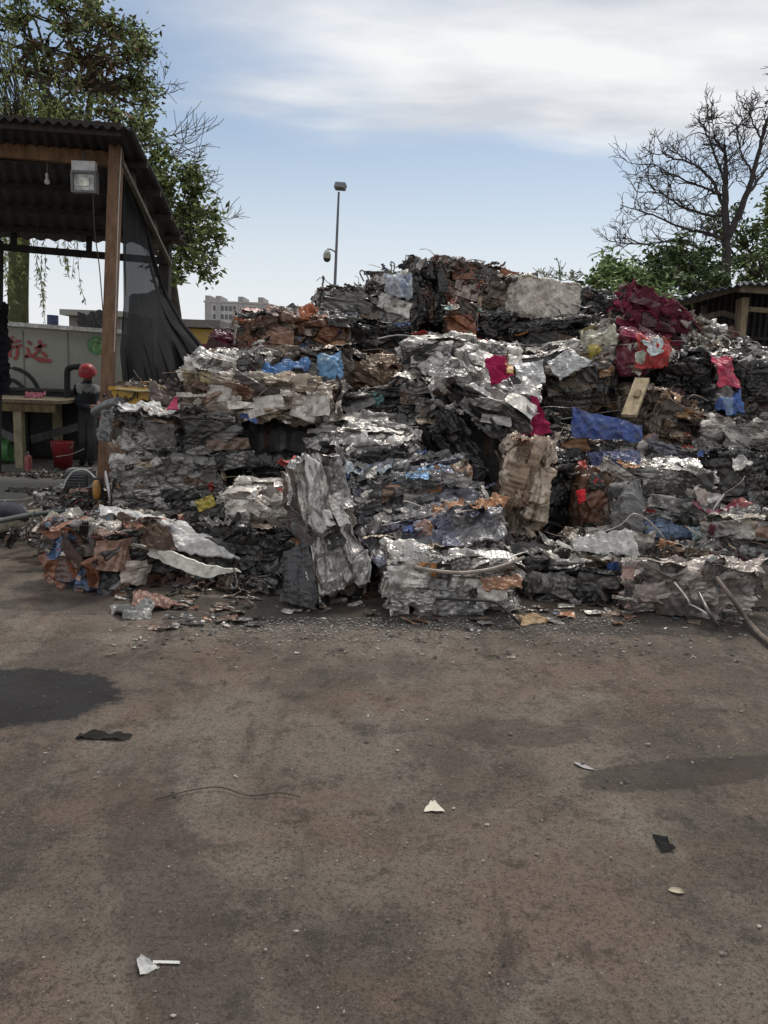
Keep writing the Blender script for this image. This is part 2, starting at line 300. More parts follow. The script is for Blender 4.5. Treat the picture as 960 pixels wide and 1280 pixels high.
def bale_body(rs, w, d, h, cell, pal, mode, axis=2, amp=1.0, nsheet=1.0, top=None, front=None, clutter=None, fine=1.0, pleat=None):
    mb = MB(); o = rs.rand() * 200
    dims = np.array([w, d, h])
    cols = []
    long_ = 0 if axis == 2 else (2 if axis == 0 else 0)
    # layer boundaries for the strata
    ax = axis; Lx = dims[ax]; bnd = [-Lx * .8]
    while bnd[-1] < Lx * .8: bnd.append(bnd[-1] + rs.uniform(.025, .12) * (1.0 if mode != 'crumple' else 2.2))
    bnd = np.array(bnd); lay_off = rs.uniform(-.032, .022, len(bnd) + 1) * amp; lay_c = pick(pal, len(bnd) + 1, rs)
    K = int(max(10, min(240, fine * 26 * (w * h + w * d + d * h) / .5)))
    sd = rs.uniform(-.55, .55, (K, 3)) * dims; an = np.array([1., 1., 1.]); an[long_] = .42 if mode == 'strata' else .75; an[ax] *= 1.5
    g = rs.normal(size=(K, 3)) * (.36 if mode != 'slab' else .12); off = rs.uniform(-.05, .035, K) * amp; cc = pick(pal, K, rs)
    front_c = pick(front, K, rs) if front else None; top_c = pick(top, K, rs) if top else None
    for axn in range(3):
        for sgn in (-1, 1):
            if sgn == 1 and axn == 1: c_ = cell * 3
            elif sgn == -1 and axn == 2: c_ = cell * 3
            else: c_ = cell
            i, j = [k for k in range(3) if k != axn]
            a = max(3, int(dims[i] / cell)); b = max(3, int(dims[j] / cell))
            u, v = np.meshgrid(np.linspace(-.5, .5, a + 1), np.linspace(-.5, .5, b + 1), indexing='ij')
            p = np.zeros((u.size, 3)); p[:, i] = u.ravel() * dims[i]; p[:, j] = v.ravel() * dims[j]; p[:, axn] = sgn * dims[axn] / 2
            q = p / (dims / 2); e = 11
            n = np.sign(q) * np.abs(q) ** e; n /= np.linalg.norm(n, axis=1)[:, None]
            # rounded, worn corners
            sh = (np.abs(q) ** 12).sum(1) - 1
            disp = -.024 * amp * sh * (1 + .8 * fbm(p, 3, o, 2))
            wp = p + .05 * np.stack([fbm(p, 2.4, o + 11, 3), fbm(p, 2.4, o + 23, 3), fbm(p, 2.4, o + 37, 3)], -1)
            wp2 = wp + .02 * np.stack([fbm(p, 9, o + 51, 2), fbm(p, 9, o + 63, 2), fbm(p, 9, o + 77, 2)], -1)
            s_ = wp2[:, ax] + .035 * fbm(p * ([.5, 1, 1] if ax == 2 else [1, 1, .5]), 4, o + 5, 2)
            li = np.clip(np.searchsorted(bnd, s_), 0, len(bnd)); 
            ci, d1, d2 = seeds_near(wp2, sd, an)
            planar = off[ci] + ((wp - sd[ci]) * (g[ci] - (g[ci] * n).sum(1)[:, None] * n)).sum(1)
            planar = np.clip(planar, -.09, .06)
            if mode == 'strata':
                k_ = np.minimum(s_ - bnd[np.maximum(li - 1, 0)], np.abs(bnd[np.minimum(li, len(bnd) - 1)] - s_))
                disp = disp + lay_off[li] * (1 + fbm(p, 2, o + 9, 2)) - .024 * amp * np.exp(-k_ / .005) + .6 * planar + crumple(wp2, np.random.RandomState(int(o * 10) + 2), .020 * amp, 5.5)
                pz = p.copy(); pz[:, long_] *= .35
                disp = disp + .010 * amp * ridge(pz, 20, o) + .003 * fbm(pz, 46, o + 3, 2) + crumple(p, np.random.RandomState(int(o * 10) + 1), .007, 13)
                col = lay_c[li]; m_ = vn(p, 3.2, o + 71) > .60; col = np.where(m_[:, None], cc[ci], col)
            elif mode == 'slab':
                disp = disp + .6 * planar + crumple(p, np.random.RandomState(int(o * 10)), .020 * amp, 4.2) + crumple(p, np.random.RandomState(int(o * 10) + 1), .009, 12) + .004 * fbm(p, 50, o, 2)
                if pleat:
                    sh_ax = 0 if dims[0] < dims[2] else 2
                    disp = disp + pleat[0] * (np.abs(((wp[:, sh_ax] / dims[sh_ax] * pleat[1] + .45 * fbm(p, 3.2, o + 60, 3)) % 1) - .5) * 4 - 1) - pleat[0] * .8 * np.exp(-((wp[:, 2] / dims[2] + .22 + .04 * fbm(p, 5, o, 2)) / .03) ** 2)
                col = cc[ci] * .35 + cc[0] * .65
                col = np.where((vn(p, 5, o + 8) > .74)[:, None], cc[ci], col)
            elif mode == 'folded':
                pf = wp2.copy(); pf[:, long_] *= .55
                rsf = np.random.RandomState(int(o * 10))
                edge = np.exp(-(d2 - d1) / .006)
                k_ = np.minimum(s_ - bnd[np.maximum(li - 1, 0)], np.abs(bnd[np.minimum(li, len(bnd) - 1)] - s_)); disp = disp - .022 * amp * np.exp(-k_ / .0045) + .5 * lay_off[li]
                fo = crumple(pf, rsf, .030 * amp, 5.5) + crumple(pf, rsf, .013 * amp, 12) + crumple(p, rsf, .0025, 25)
                disp = disp + .75 * planar - .026 * amp * edge + fo - .03 * amp * np.clip(vn(pf, 9, o + 4) * 6 - 4.2, 0, 1) + .0015 * fbm(p, 50, o, 2)
                col = cc[ci] * .55 + cc[0] * .45
                col = np.where((vn(p, 6, o + 8) > .70)[:, None], cc[ci], col)
            else:
                edge = np.exp(-(d2 - d1) / .007)
                disp = disp + planar - .034 * amp * edge + crumple(p, np.random.RandomState(int(o * 10)), .018 * amp, 5.2) + crumple(p, np.random.RandomState(int(o * 10) + 1), .010, 13) + .010 * amp * ridge(p, 24, o + 2) + .002 * fbm(p, 50, o, 2)
                col = cc[ci]
            # dark cavities punched between the sheets
            cav = np.clip((vn(p, 5.5, o + 91) - .66) * 9, 0, 1) * (0 if mode == 'slab' else 1)
            disp = disp - .085 * amp * cav
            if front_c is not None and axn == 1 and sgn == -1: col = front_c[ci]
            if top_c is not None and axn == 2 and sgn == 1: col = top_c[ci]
            col = col.copy(); col[:, :3] *= (1 + .22 * fbm(p, 14, o + 40, 3))[:, None]
            low = .034 * amp * np.stack([fbm(p, 1.6, o + 101, 2), fbm(p, 1.6, o + 131, 2), fbm(p, 1.6, o + 171, 2)], -1)
            V = p + n * disp[:, None] + low
            idx = np.arange(a)[:, None] * (b + 1) + np.arange(b)[None, :]
            f = np.stack([idx, idx + (b + 1), idx + (b + 2), idx + 1], -1).reshape(-1, 4)
            if (axn == 1) == (sgn == 1): f = f[:, ::-1]
            if axn == 1: f = f[:, ::1]
            fc = np.clip(col[f[:, 0]], 0, 1)
            mb.add(V, f, fc)
    # creased scraps lifting off the faces, and crushed strips
    la = np.zeros(3); la[long_] = 1
    cl = clutter or pal
    ns = int((52 if mode != 'slab' else 15) * nsheet * (w * h + .5 * w * d) / .45)
    for k in range(ns):
        c, n = facepoint(rs, w, d, h); s1 = rs.uniform(.06, .26) * (.8 + .4 * rs.rand()) / fine ** .6; s2 = rs.uniform(.03, .13) / fine ** .6
        if mode == 'strata': s1 *= 1.4; s2 *= .6
        A = frame_from(n, rs, .24, la if abs(n @ la) < .8 else np.roll(la, 1)); G_ = sheet(rs, s1, s2, cell * 1.1, rs.uniform(.008, .03), rs.uniform(-1, 1))
        col = pick('accent' if (rs.rand() < .055 and s1 < .2 and pal not in ('beige',)) else cl, 1, rs)[0]
        mb.grid(G_ @ A.T + c + n * rs.uniform(-.018, .018), col)
    for k in range(int(7 * (w * h + .6 * w * d) / .45) + 2 if mode != 'slab' and not pleat and pal != 'beige' else 1 if not pleat else 0):
        c, n = facepoint(rs, w * .8, d * .8, h * .8); A = frame_from(n, rs, .13, la)
        c = c + n * (.10 * np.abs(n) @ dims + .022); G_ = sheet(rs, rs.uniform(.20, .42), rs.uniform(.08, .2), cell * 1.1, rs.uniform(.010, .022), rs.uniform(-.6, .3), foldf=rs.uniform(4, 8))
        mb.grid(G_ @ A.T + c, pick(cl, 1, rs)[0])
    for k in range(int(3.4 * nsheet)):
        c, n = facepoint(rs, w, d, h); t = la * rs.uniform(.08, .26) + rs.normal(size=3) * .06
        t -= n * (t @ n); q = wiggle(rs, c - t + n * .03, c + t + n * .03, .09, 10)
        mb.tube(q, rs.uniform(.0025, .006), pick(cl, 1, rs)[0], 5)
    return mb

BALES = []          # for the mound under them
def add_bale(name, cat, label, cx, cy, wp, hp, Y, pal, mode='crumple', yaw=0, roll=0, pitch=0, depth=None, ground=False, axis=2, amp=1.0, nsheet=1.0, seed=None, top=None, front=None, extras=(3, 2), ecol=None, matr=None, clutter=None, fine=1.9, pleat=None, group='crushed metal bales in the heap'):
    rs = np.random.RandomState(seed if seed is not None else (len(BALES) * 17 + 5))
    if not ground and wp < 190 and Y > 6.2:
        jr = np.random.RandomState(len(BALES) * 31 + 3)
        if abs(roll) < 9: roll = roll + jr.uniform(-8, 8)
        if abs(yaw) < 9: yaw = yaw + jr.uniform(-17, 17)
        if pitch == 0: pitch = jr.uniform(-5, 11)
    s = Y / F; d = depth or float(np.clip(.62 * rs.uniform(.85, 1.1), .2, .8)); 
    w = wp * s; h = hp * s
    if yaw: w = max(.15, (w - d * abs(math.sin(R(yaw)))) / math.cos(R(yaw)))
    c = P(cx, cy, Y); M = Euler((R(pitch), -R(roll), R(yaw))).to_matrix()
    c = c + (M @ Vector((0, d / 2, 0)) if abs(yaw) < 25 else Vector((0, (d * math.cos(R(yaw)) + w * math.sin(R(abs(yaw)))) / 2, 0)))
    if ground:
        low = min((M @ Vector((a * w / 2, b * d / 2, e * h / 2))).z for a in (-1, 1) for b in (-1, 1) for e in (-1, 1))
        c.z = -low * .93 - .01
    cell = min(.018, .00125 * Y)
    mb = bale_body(rs, w, d, h, cell, pal, mode, axis, amp, nsheet, top, front, clutter, fine, pleat)
    m_ = matr or M_SCRAP
    root = mb.build(name, m_, None, c, (R(pitch), -R(roll), R(yaw)))
    tag(root, label, cat, group)
    la = np.array([1., 0, 0]) if w >= h else np.array([0, 0, 1.])
    for k in range(extras[0]):
        cc_, n = facepoint(rs, w, d, h); q = MB(); A = frame_from(n, rs, .16, la)
        G_ = sheet(rs, rs.uniform(.22, .42) * min(1, w * 1.6), rs.uniform(.10, .22), cell, rs.uniform(.015, .035), rs.uniform(-1, 1))
        q.grid(G_ @ A.T + cc_ + n * .012, pick(ecol or pal, 1, rs)[0]); q.build('torn_sheet', m_, root)
    for k in range(extras[1] // 2 + (extras[1] % 2 if len(BALES) % 2 else 0)):
        cc_, n = facepoint(rs, w, d, h); t = rs.normal(size=3) * .11 + la * .13; t -= n * (t @ n) * .7
        q = MB(); q.tube(wiggle(rs, cc_ - t + n * .03, cc_ + t + n * .04, .10, 14), rs.uniform(.003, .009), pick(rs.choice(['dark', 'silver', 'rust']), 1, rs)[0], 6); q.build('bent_rod', m_, root)
    BALES.append((c.x, c.y, c.z, w * abs(math.cos(R(roll))) + h * abs(math.sin(R(roll))), d, h * abs(math.cos(R(roll))) + w * abs(math.sin(R(roll))), Y))
    return root

def B(label, *a, **k): return add_bale('scrap_bale', 'scrap bale', label, *a, **k)

# front row, standing on the ground
B('rusty orange bale at the far left end of the front row', 108, 712, 196, 88, 5.45, 'orange', 'crumple', yaw=56, ground=True, depth=.74, amp=.9, seed=11, clutter='orange', fine=2.6, ecol='dark', extras=(1, 1), nsheet=1.0, front='dark', top='mixed')
B('black layered bale low between the orange bale and the upright silver bale', 322, 722, 150, 74, 5.95, 'dark', 'folded', yaw=-4, ground=True, ecol='dark', seed=12, fine=1.0)
B('tall bright silver bale leaning upright in the front row', 413, 686, 96, 178, 5.5, 'grey', 'folded', roll=11, pitch=-17, yaw=17, ground=True, axis=0, depth=.46, seed=141, nsheet=.4, extras=(0, 1), front='bright', clutter='silver', matr=M_BRIGHT, pleat=(.030, 2.7), amp=.72, fine=.8)
B('silver layered bale with a rusty right top corner in the front row', 569, 745, 178, 76, 5.35, 'silver', 'folded', yaw=9, ground=True, seed=14, clutter='silver', extras=(2, 2), fine=1.0, amp=1.0, nsheet=0.7)
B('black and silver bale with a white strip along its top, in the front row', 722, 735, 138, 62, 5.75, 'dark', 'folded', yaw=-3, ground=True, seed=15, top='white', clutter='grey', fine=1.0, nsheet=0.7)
B('pale pinkish grey bale at the right end of the front row', 862, 748, 176, 66, 5.45, 'pinkgrey', 'folded', yaw=-6, ground=True, seed=16, clutter='pinkgrey', fine=1.3, nsheet=0.6)
# second row
B('small white and grey bale with yellow stains beside the upright silver bale', 322, 652, 92, 62, 6.25, 'white', 'folded', yaw=4, seed=17, depth=.5, amp=0.9, nsheet=0.6)
B('slate grey bale of flattened car panels tilted up to the right', 545, 676, 180, 48, 5.85, 'slate', 'folded', roll=13, yaw=6, pitch=10, seed=18, depth=.62, nsheet=0.9, clutter='slate', extras=(5, 2), ecol='slate', fine=1.0)
B('bale of blue grey crushed panels with orange scraps above the slate bale', 520, 628, 160, 62, 6.35, 'slate', 'folded', roll=9, pitch=14, seed=19, ecol='blue', clutter='slate', nsheet=1.1, extras=(4, 2), fine=1.2)
B('white crumpled bale top lying over the black and silver bale', 758, 690, 88, 34, 6.1, 'white', 'slab', roll=3, seed=20, depth=.4, amp=1.1)
B('brownish bale with red scraps at the right edge above the front row', 938, 680, 110, 62, 6.1, 'mixed', 'crumple', roll=6, yaw=-10, seed=21, ecol='magenta')
B('flat dark layered bale with blue grey film under the overhanging silver bale', 850, 686, 110, 46, 6.4, 'mixed', 'strata', seed=22, ecol='slate')
B('bronze and tan bale standing upright like a column', 654, 615, 64, 132, 6.35, 'bronze', 'folded', axis=0, roll=-2, yaw=8, seed=23, depth=.45, nsheet=0.5, clutter='bronze', extras=(3, 1), fine=1.2)
B('narrow rust brown bale standing upright right of the black netting', 742, 632, 42, 84, 6.6, 'rust', 'slab', roll=-3, seed=24, depth=.35, axis=0)
B('black bale wrapped in torn netting between two upright bales', 702, 628, 58, 110, 6.9, 'black', 'crumple', seed=25, extras=(2, 5))
B('silver grey bale with a blunt cloth wrapped left end overhanging a dark gap', 822, 625, 128, 78, 6.65, 'grey', 'folded', roll=4, seed=26, nsheet=0.8, clutter='silver', ecol='white', fine=1.2)
B('dark matted bale under the right end of the heap, below a white scrap', 925, 610, 90, 84, 7.0, 'dark', 'folded', roll=-4, seed=27, extras=(2, 5), fine=1.0)
# left stack
B('dark grey bottom bale of the three bale stack on the left', 222, 655, 168, 54, 6.75, 'grey', 'folded', roll=-3, seed=28, clutter='dark', nsheet=0.8, fine=1.2)
B('middle bale of the left stack, grey with a small orange tin in its side', 212, 603, 158, 52, 7.0, 'grey', 'folded', seed=29, nsheet=0.8, fine=1.4)
B('top bale of the left stack, dark grey under loose white sheets', 180, 548, 96, 58, 7.2, 'grey', 'folded', roll=-1, seed=30, top='white', depth=.6, nsheet=0.8, fine=1.4)
B('flat faced grey cube bale under the long pale bale', 264, 548, 88, 66, 7.15, 'grey', 'folded', seed=31, depth=.6, amp=0.7, nsheet=0.3, fine=0.7)
B('long pale tan and white bale with a round silver right end', 322, 498, 196, 54, 7.2, 'tan', 'folded', roll=-2, yaw=-3, seed=32, nsheet=0.7, clutter='white', extras=(4, 1), ecol='white', depth=.6, fine=1.3)
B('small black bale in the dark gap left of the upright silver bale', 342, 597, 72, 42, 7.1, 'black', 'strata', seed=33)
B('silver topped bale with a black shaded front in the middle of the heap', 446, 578, 160, 52, 6.9, 'bright', 'folded', roll=4, yaw=-5, seed=34, front='black', top='bright', nsheet=0.6, depth=.8, clutter='bright', pitch=17, extras=(0, 1), matr=M_BRIGHT, fine=1.0)  # lit top and shaded front are put into the bright and black palettes
B('black bale leaning steeply down to the right behind the bronze column', 580, 578, 62, 130, 7.1, 'black', 'folded', roll=32, yaw=14, seed=35, axis=0, clutter='dark', fine=0.7, nsheet=0.5)
B('dark layered bale with twisted strips just right of the long pale bale', 468, 518, 100, 62, 7.6, 'dark', 'folded', roll=2, seed=36, extras=(3, 4), fine=1.0)
B('dark bale with torn grey flaps below the silver car panel', 545, 512, 100, 60, 7.5, 'dark', 'folded', seed=37, clutter='grey', fine=1.0, nsheet=0.8)
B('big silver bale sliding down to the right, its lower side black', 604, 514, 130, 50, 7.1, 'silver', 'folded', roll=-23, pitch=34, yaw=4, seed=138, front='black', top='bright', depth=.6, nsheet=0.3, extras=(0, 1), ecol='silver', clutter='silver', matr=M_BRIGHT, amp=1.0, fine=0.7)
B('crushed silver and black car body bale above the sliding silver bale', 542, 462, 96, 66, 8.0, 'grey', 'folded', seed=39, clutter='silver', nsheet=0.7, top='bright', matr=M_BRIGHT, fine=1.0)
B('brown and pink scrap bale under the rusty flat sheet', 478, 478, 90, 44, 8.3, 'bronze', 'crumple', seed=40, ecol='rust')
B('bale of dark grey scrap with blue tarp pieces above the long pale bale', 376, 464, 110, 44, 7.9, 'brown', 'crumple', seed=41)
B('small grey bale of jagged shards on the left end of the long pale bale', 276, 462, 96, 28, 7.6, 'silver', 'crumple', seed=42, nsheet=2.6, amp=1.3)
B('rusty brown bale overhanging the blue tarp', 366, 422, 142, 46, 8.3, 'rust', 'crumple', roll=3, yaw=-4, seed=43, clutter='orange', nsheet=1.3, extras=(5, 3), axis=2)
B('rust coloured strip bale with brick red ends at the left edge of the heap top', 280, 434, 40, 26, 9.3, 'magenta', 'strata', seed=44)
B('long grey layered bale below the light pole', 462, 388, 128, 42, 9.2, 'grey', 'folded', roll=-4, seed=45, clutter='grey', nsheet=0.8, fine=1.0)
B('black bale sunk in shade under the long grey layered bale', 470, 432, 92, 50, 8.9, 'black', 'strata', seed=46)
B('small bale with whitish and pale blue scraps left of the summit', 492, 357, 62, 34, 9.6, 'white', 'crumple', seed=47, clutter='slate', ecol='blue')
B('sooty bale with wires sticking up at the summit', 536, 366, 50, 74, 9.5, 'dark', 'crumple', seed=48, axis=0, extras=(2, 7), nsheet=1.5)
B('rust brown bale forming the summit of the heap', 596, 360, 118, 52, 9.7, 'rust', 'crumple', roll=-9, seed=49, clutter='orange', nsheet=1.7, extras=(5, 4))
B('pale beige block like bale with weeds growing on its top', 690, 374, 92, 50, 9.0, 'beige', 'slab', roll=-3, seed=50, amp=.8, nsheet=.35, extras=(1, 1), depth=.7)
B('brown matted bale left of the pale beige block', 632, 384, 58, 62, 9.4, 'brown', 'crumple', seed=51, nsheet=1.7)
B('black bale in the hollow under the summit', 600, 416, 96, 44, 9.1, 'black', 'crumple', seed=52, extras=(3, 4), ecol='dark')
B('small bale with orange and yellow tins in the hollow under the summit', 574, 408, 44, 42, 8.8, 'orange', 'crumple', seed=53, clutter='accent', ecol='tan')
B('dark bale of thin layers under the pale beige block', 690, 424, 110, 42, 8.7, 'dark', 'strata', roll=3, seed=54, clutter='dark')
B('dark brown matted bale above the blue panel', 722, 490, 96, 56, 7.9, 'brown', 'crumple', seed=55, clutter='dark', nsheet=1.7)
B('silver white crumpled bale above the dark brown matted bale', 708, 457, 66, 38, 8.1, 'silver', 'folded', roll=12, seed=56, clutter='white', fine=1.0)
B('cream and white film covered bale with a yellow tub', 746, 425, 54, 38, 8.5, 'white', 'folded', roll=20, seed=57, clutter='tan', fine=1.0)
B('small round edged silver bale beside the magenta cloth', 660, 465, 36, 32, 8.0, 'silver', 'slab', seed=58, nsheet=.6, depth=.35)
B('grey bent sheet bale behind the magenta cloth', 628, 446, 54, 28, 8.3, 'silver', 'slab', roll=-10, seed=59, depth=.45)
B('black layered bale sloping up right of the cream film', 772, 412, 80, 34, 9.0, 'dark', 'strata', roll=18, seed=60)
B('maroon bale of tangled netting at the heap top near the right shed', 822, 400, 82, 48, 8.8, 'magenta', 'crumple', roll=-22, seed=61, clutter='magenta', nsheet=2.2, fine=3.5, matr=M_CLOTH, extras=(3, 4))
B('bale wrapped in red and white printed film', 806, 446, 62, 48, 8.1, 'magenta', 'crumple', seed=62, clutter='white', nsheet=1.2)
B('black engine like bale with loops of hose', 858, 478, 66, 62, 7.9, 'black', 'crumple', seed=63, extras=(1, 8))
B('olive brown shaggy bale below the black engine like bale', 850, 528, 62, 60, 7.4, 'brown', 'crumple', roll=-5, seed=64, nsheet=2.2, clutter='bronze')
B('taupe brown bale behind the propped plank', 815, 512, 66, 48, 7.7, 'brown', 'slab', seed=65, roll=-8)
B('grey scrap bale with pink and blue sheets on the right slope', 905, 480, 62, 60, 8.0, 'mixed', 'folded', seed=66, clutter='silver', fine=1.2)
B('black bale with grey folds at the right edge, level with the pink sheet', 952, 500, 62, 84, 7.8, 'dark', 'folded', seed=67, clutter='dark', fine=0.8)
B('pale scrap bale on the slope just left of the right shed post', 885, 425, 74, 40, 9.2, 'silver', 'crumple', roll=-25, seed=68, nsheet=2.0, clutter='tan')
B('dark loose bale on the slope below the right shed', 938, 452, 74, 34, 8.9, 'mixed', 'strata', roll=-16, seed=69, clutter='grey')
B('whitish crumpled bale right of the olive shaggy bale', 915, 552, 84, 50, 7.35, 'white', 'folded', roll=5, seed=70, clutter='grey', nsheet=0.8, fine=1.0)
B('purplish dark bale of small parts under the blue panel', 752, 572, 118, 46, 7.2, 'mixed', 'crumple', seed=71, clutter='slate', nsheet=1.8)
B('grey striped bale with dull red edges left of the whitish crumpled bale', 845, 582, 74, 46, 7.15, 'slate', 'folded', roll=-8, seed=72, clutter='grey', fine=1.0)
B('dark bale in the gap left of the blue panel', 688, 548, 50, 66, 7.5, 'dark', 'crumple', seed=73)  # filler bale, its dark palette standing for shade in the gap
B('black bale in the deep gap below the grey cube bale', 330, 560, 86, 50, 7.9, 'black', 'slab', seed=74)  # filler bale painted black as the shade of the deep gap
B('dark bale behind the middle gap right of the silver topped bale', 540, 560, 70, 60, 7.7, 'dark', 'crumple', seed=75)  # filler bale, gap shade put into its dark colours
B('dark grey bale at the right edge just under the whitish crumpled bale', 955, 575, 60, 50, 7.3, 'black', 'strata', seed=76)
B('dark bale peeping out between the maroon netting and the pale beige block', 752, 386, 50, 32, 9.4, 'dark', 'crumple', seed=77, nsheet=1.8)
B('low brown and black bale between the slate bale and the front silver bale', 640, 696, 70, 32, 6.1, 'rust', 'strata', seed=78)

# ------------------------------------------------------------------ crushed single panels lying on the heap
def panel(name, cat, label, corners, thick, col, fold=.03, m=None, seed=1, cell=None, group=None, bulge=0.0, foldf=None, col2=None, stiff=.012, pleat=None, rag=.22):
    """a creased solid sheet between four world-space corners (tl, tr, br, bl)"""
    rs = np.random.RandomState(seed); tl, tr, br, bl = [np.array(c) for c in corners]
    Yd = tl[1]; cell = cell or .0013 * Yd
    a = int(np.clip(np.linalg.norm(tr - tl) / cell, 6, 96)); b = int(np.clip(np.linalg.norm(bl - tl) / cell, 6, 96))
    u, v = np.meshgrid(np.linspace(0, 1, a + 1), np.linspace(0, 1, b + 1), indexing='ij')
    base = (tl[None, None] * ((1 - u) * (1 - v))[..., None] + tr * (u * (1 - v))[..., None] + br * (u * v)[..., None] + bl * ((1 - u) * v)[..., None])
    n = np.cross(tr - tl, bl - tl); n /= np.linalg.norm(n) + 1e-9
    if n[1] > 0: n = -n
    p = base.reshape(-1, 3); o = rs.rand() * 99
    z = crumple(p, rs, fold * 1.7, (foldf or 4.0) * 1.25) + crumple(p, rs, fold * .55, 13) + fold * .3 * fbm(p, 40, o, 2)
    z = z.reshape(u.shape) + bulge * np.sin(np.pi * u) * np.sin(np.pi * v)
    if pleat: z = z + pleat[0] * (np.abs(((u * pleat[1] + .6 * fbm(p, 3.5, o + 60, 3).reshape(u.shape)) % 1) - .5) * 4 - 1)
    md = min(np.linalg.norm(tr - tl), np.linalg.norm(bl - tl))
    e = np.stack([fbm(p, 2.2 / max(.12, md), o + k, 4) for k in (3, 13, 23)], -1).reshape(*u.shape, 3) * (.015 + rag * md) * np.array([1, .35, 1])
    top = base + z[..., None] * n + e; bot = top - n * stiff
    c = np.array([*col, 0.0]) if len(col) == 3 else np.array(col)
    cf = np.tile(c, (a * b, 1))
    if col2 is not None:
        pc = base[:-1, :-1].reshape(-1, 3); mk = vn(pc, 9, o) > .58; cf[mk] = [*col2, 0]
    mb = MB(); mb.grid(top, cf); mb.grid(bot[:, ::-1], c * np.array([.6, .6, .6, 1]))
    for r1, r2 in ((top[0], bot[0]), (bot[-1], top[-1]), (bot[:, 0], top[:, 0]), (top[:, -1], bot[:, -1])):
        mb.grid(np.stack([r1, r2]), c)
    root = mb.build(name, m or M_CLEAN)
    return tag(root, label, cat, group)
def quad(pts, Ys): return [P(x, y, Yk) for (x, y), Yk in zip(pts, Ys)]
panel('crushed_hood', 'car panel', 'white and grey crushed car hood draped over the left end of the heap', quad([(124, 628), (232, 652), (300, 700), (118, 672)], [6.2, 6.1, 5.9, 5.75]), .01, (.62, .60, .58, .1), .022, M_BRIGHT, 3, bulge=.09, rag=.06, foldf=2.6)
panel('white_strip_panel', 'car panel', 'long cream door panel under the crushed hood', quad([(120, 668), (160, 676), (300, 716), (250, 722)], [5.75, 5.72, 5.75, 5.7]), .01, (.66, .64, .56, 0), .012, M_BRIGHT, 4, rag=.05, foldf=2.6)
panel('brown_liner', 'liner', 'brown folded liner inside the crushed hood', quad([(150, 642), (205, 650), (222, 684), (165, 686)], [5.95, 5.95, 5.75, 5.7]), .01, (.13, .09, .07, 0), .035, M_CLOTH, 5, bulge=.05)
panel('blue_board', 'board', 'bright blue flat panel across the right half of the heap', quad([(717, 510), (803, 531), (802, 552), (716, 546)], [7.15, 7.1, 7.05, 7.1]), .01, (.040, .085, .30, 0), .012, M_CLEAN, 6, bulge=.03, rag=.07)
panel('blue_bumper', 'bumper', 'dark blue bent bumper below the bright blue panel', quad([(736, 566), (800, 562), (802, 590), (738, 580)], [7.0, 7.0, 6.8, 6.9]), .01, (.055, .07, .17, .1), .014, M_CLEAN, 7, bulge=.06, rag=.07)
panel('blue_tarp', 'tarp', 'light blue tarp bunched at the right end under the rusty bale', quad([(398, 443), (424, 442), (428, 478), (402, 480)], [7.6, 7.65, 7.5, 7.5]), .01, (.16, .34, .56, 0), .035, M_CLEAN, 8, bulge=.08, col2=(.30, .45, .58))
panel('blue_plastic_sheet', 'plastic sheet', 'blue plastic sheet stretched left of the bunched light blue tarp', quad([(326, 460), (386, 444), (388, 456), (330, 470)], [7.7, 7.7, 7.55, 7.5]), .01, (.07, .20, .46, 0), .025, M_CLEAN, 9, bulge=.03)
panel('grey_tarp', 'tarp', 'grey tarp between the blue plastic sheet and the bunched light blue tarp', quad([(345, 466), (396, 452), (400, 478), (356, 478)], [7.6, 7.65, 7.5, 7.5]), .01, (.14, .135, .13, 0), .025, M_CLOTH, 10)
panel('magenta_cloth', 'cloth', 'magenta cloth hanging over the lower end of the sliding silver bale', quad([(664, 494), (678, 512), (692, 542), (650, 546)], [7.2, 7.2, 7.05, 7.05]), .01, (.33, .03, .09, 0), .03, M_CLOTH, 11)
panel('magenta_rag', 'cloth', 'bright magenta rag on top of the sliding silver bale', quad([(604, 452), (632, 448), (642, 474), (616, 482)], [7.15, 7.15, 7.0, 7.0]), .01, (.42, .03, .11, 0), .035, M_CLOTH, 12, bulge=.04)
panel('red_printed_film', 'plastic film', 'red and pale green printed film on the bale below the maroon netting', quad([(794, 420), (840, 422), (840, 456), (792, 458)], [7.8, 7.8, 7.7, 7.7]), .01, (.50, .05, .05, 0), .028, M_CLEAN, 13, bulge=.05, col2=(.50, .55, .45))
panel('white_film', 'plastic film', 'small white film in the middle of the red printed film', quad([(801, 422), (826, 420), (828, 440), (812, 448)], [7.72, 7.72, 7.65, 7.62]), .01, (.62, .68, .68, 0), .02, M_CLEAN, 14)
panel('pink_sheet', 'plastic sheet', 'pink red sheet on the right slope above the small blue bag', quad([(888, 444), (914, 448), (928, 484), (901, 480)], [7.75, 7.75, 7.6, 7.6]), .01, (.60, .05, .12, 0), .022, M_CLEAN, 15, bulge=.05)
panel('blue_bag', 'bag', 'shiny blue bag below the pink red sheet', quad([(893, 503), (928, 490), (930, 517), (896, 514)], [7.7, 7.7, 7.6, 7.6]), .01, (.06, .14, .44, 0), .035, M_CLEAN, 16, bulge=.06, col2=(.25, .35, .55))
panel('cream_flap', 'panel', 'curled cream flap sticking out right of the blue bumper', quad([(846, 577), (880, 600), (882, 612), (850, 592)], [6.9, 6.75, 6.6, 6.8]), .01, (.48, .43, .33, 0), .018, M_CLEAN, 17, bulge=.03, rag=.07)
panel('pale_flap', 'panel', 'pale tapering flap hanging below the curled cream flap', quad([(864, 608), (888, 616), (886, 642), (878, 634)], [6.62, 6.62, 6.55, 6.55]), .01, (.46, .38, .33, 0), .012, M_CLEAN, 18)
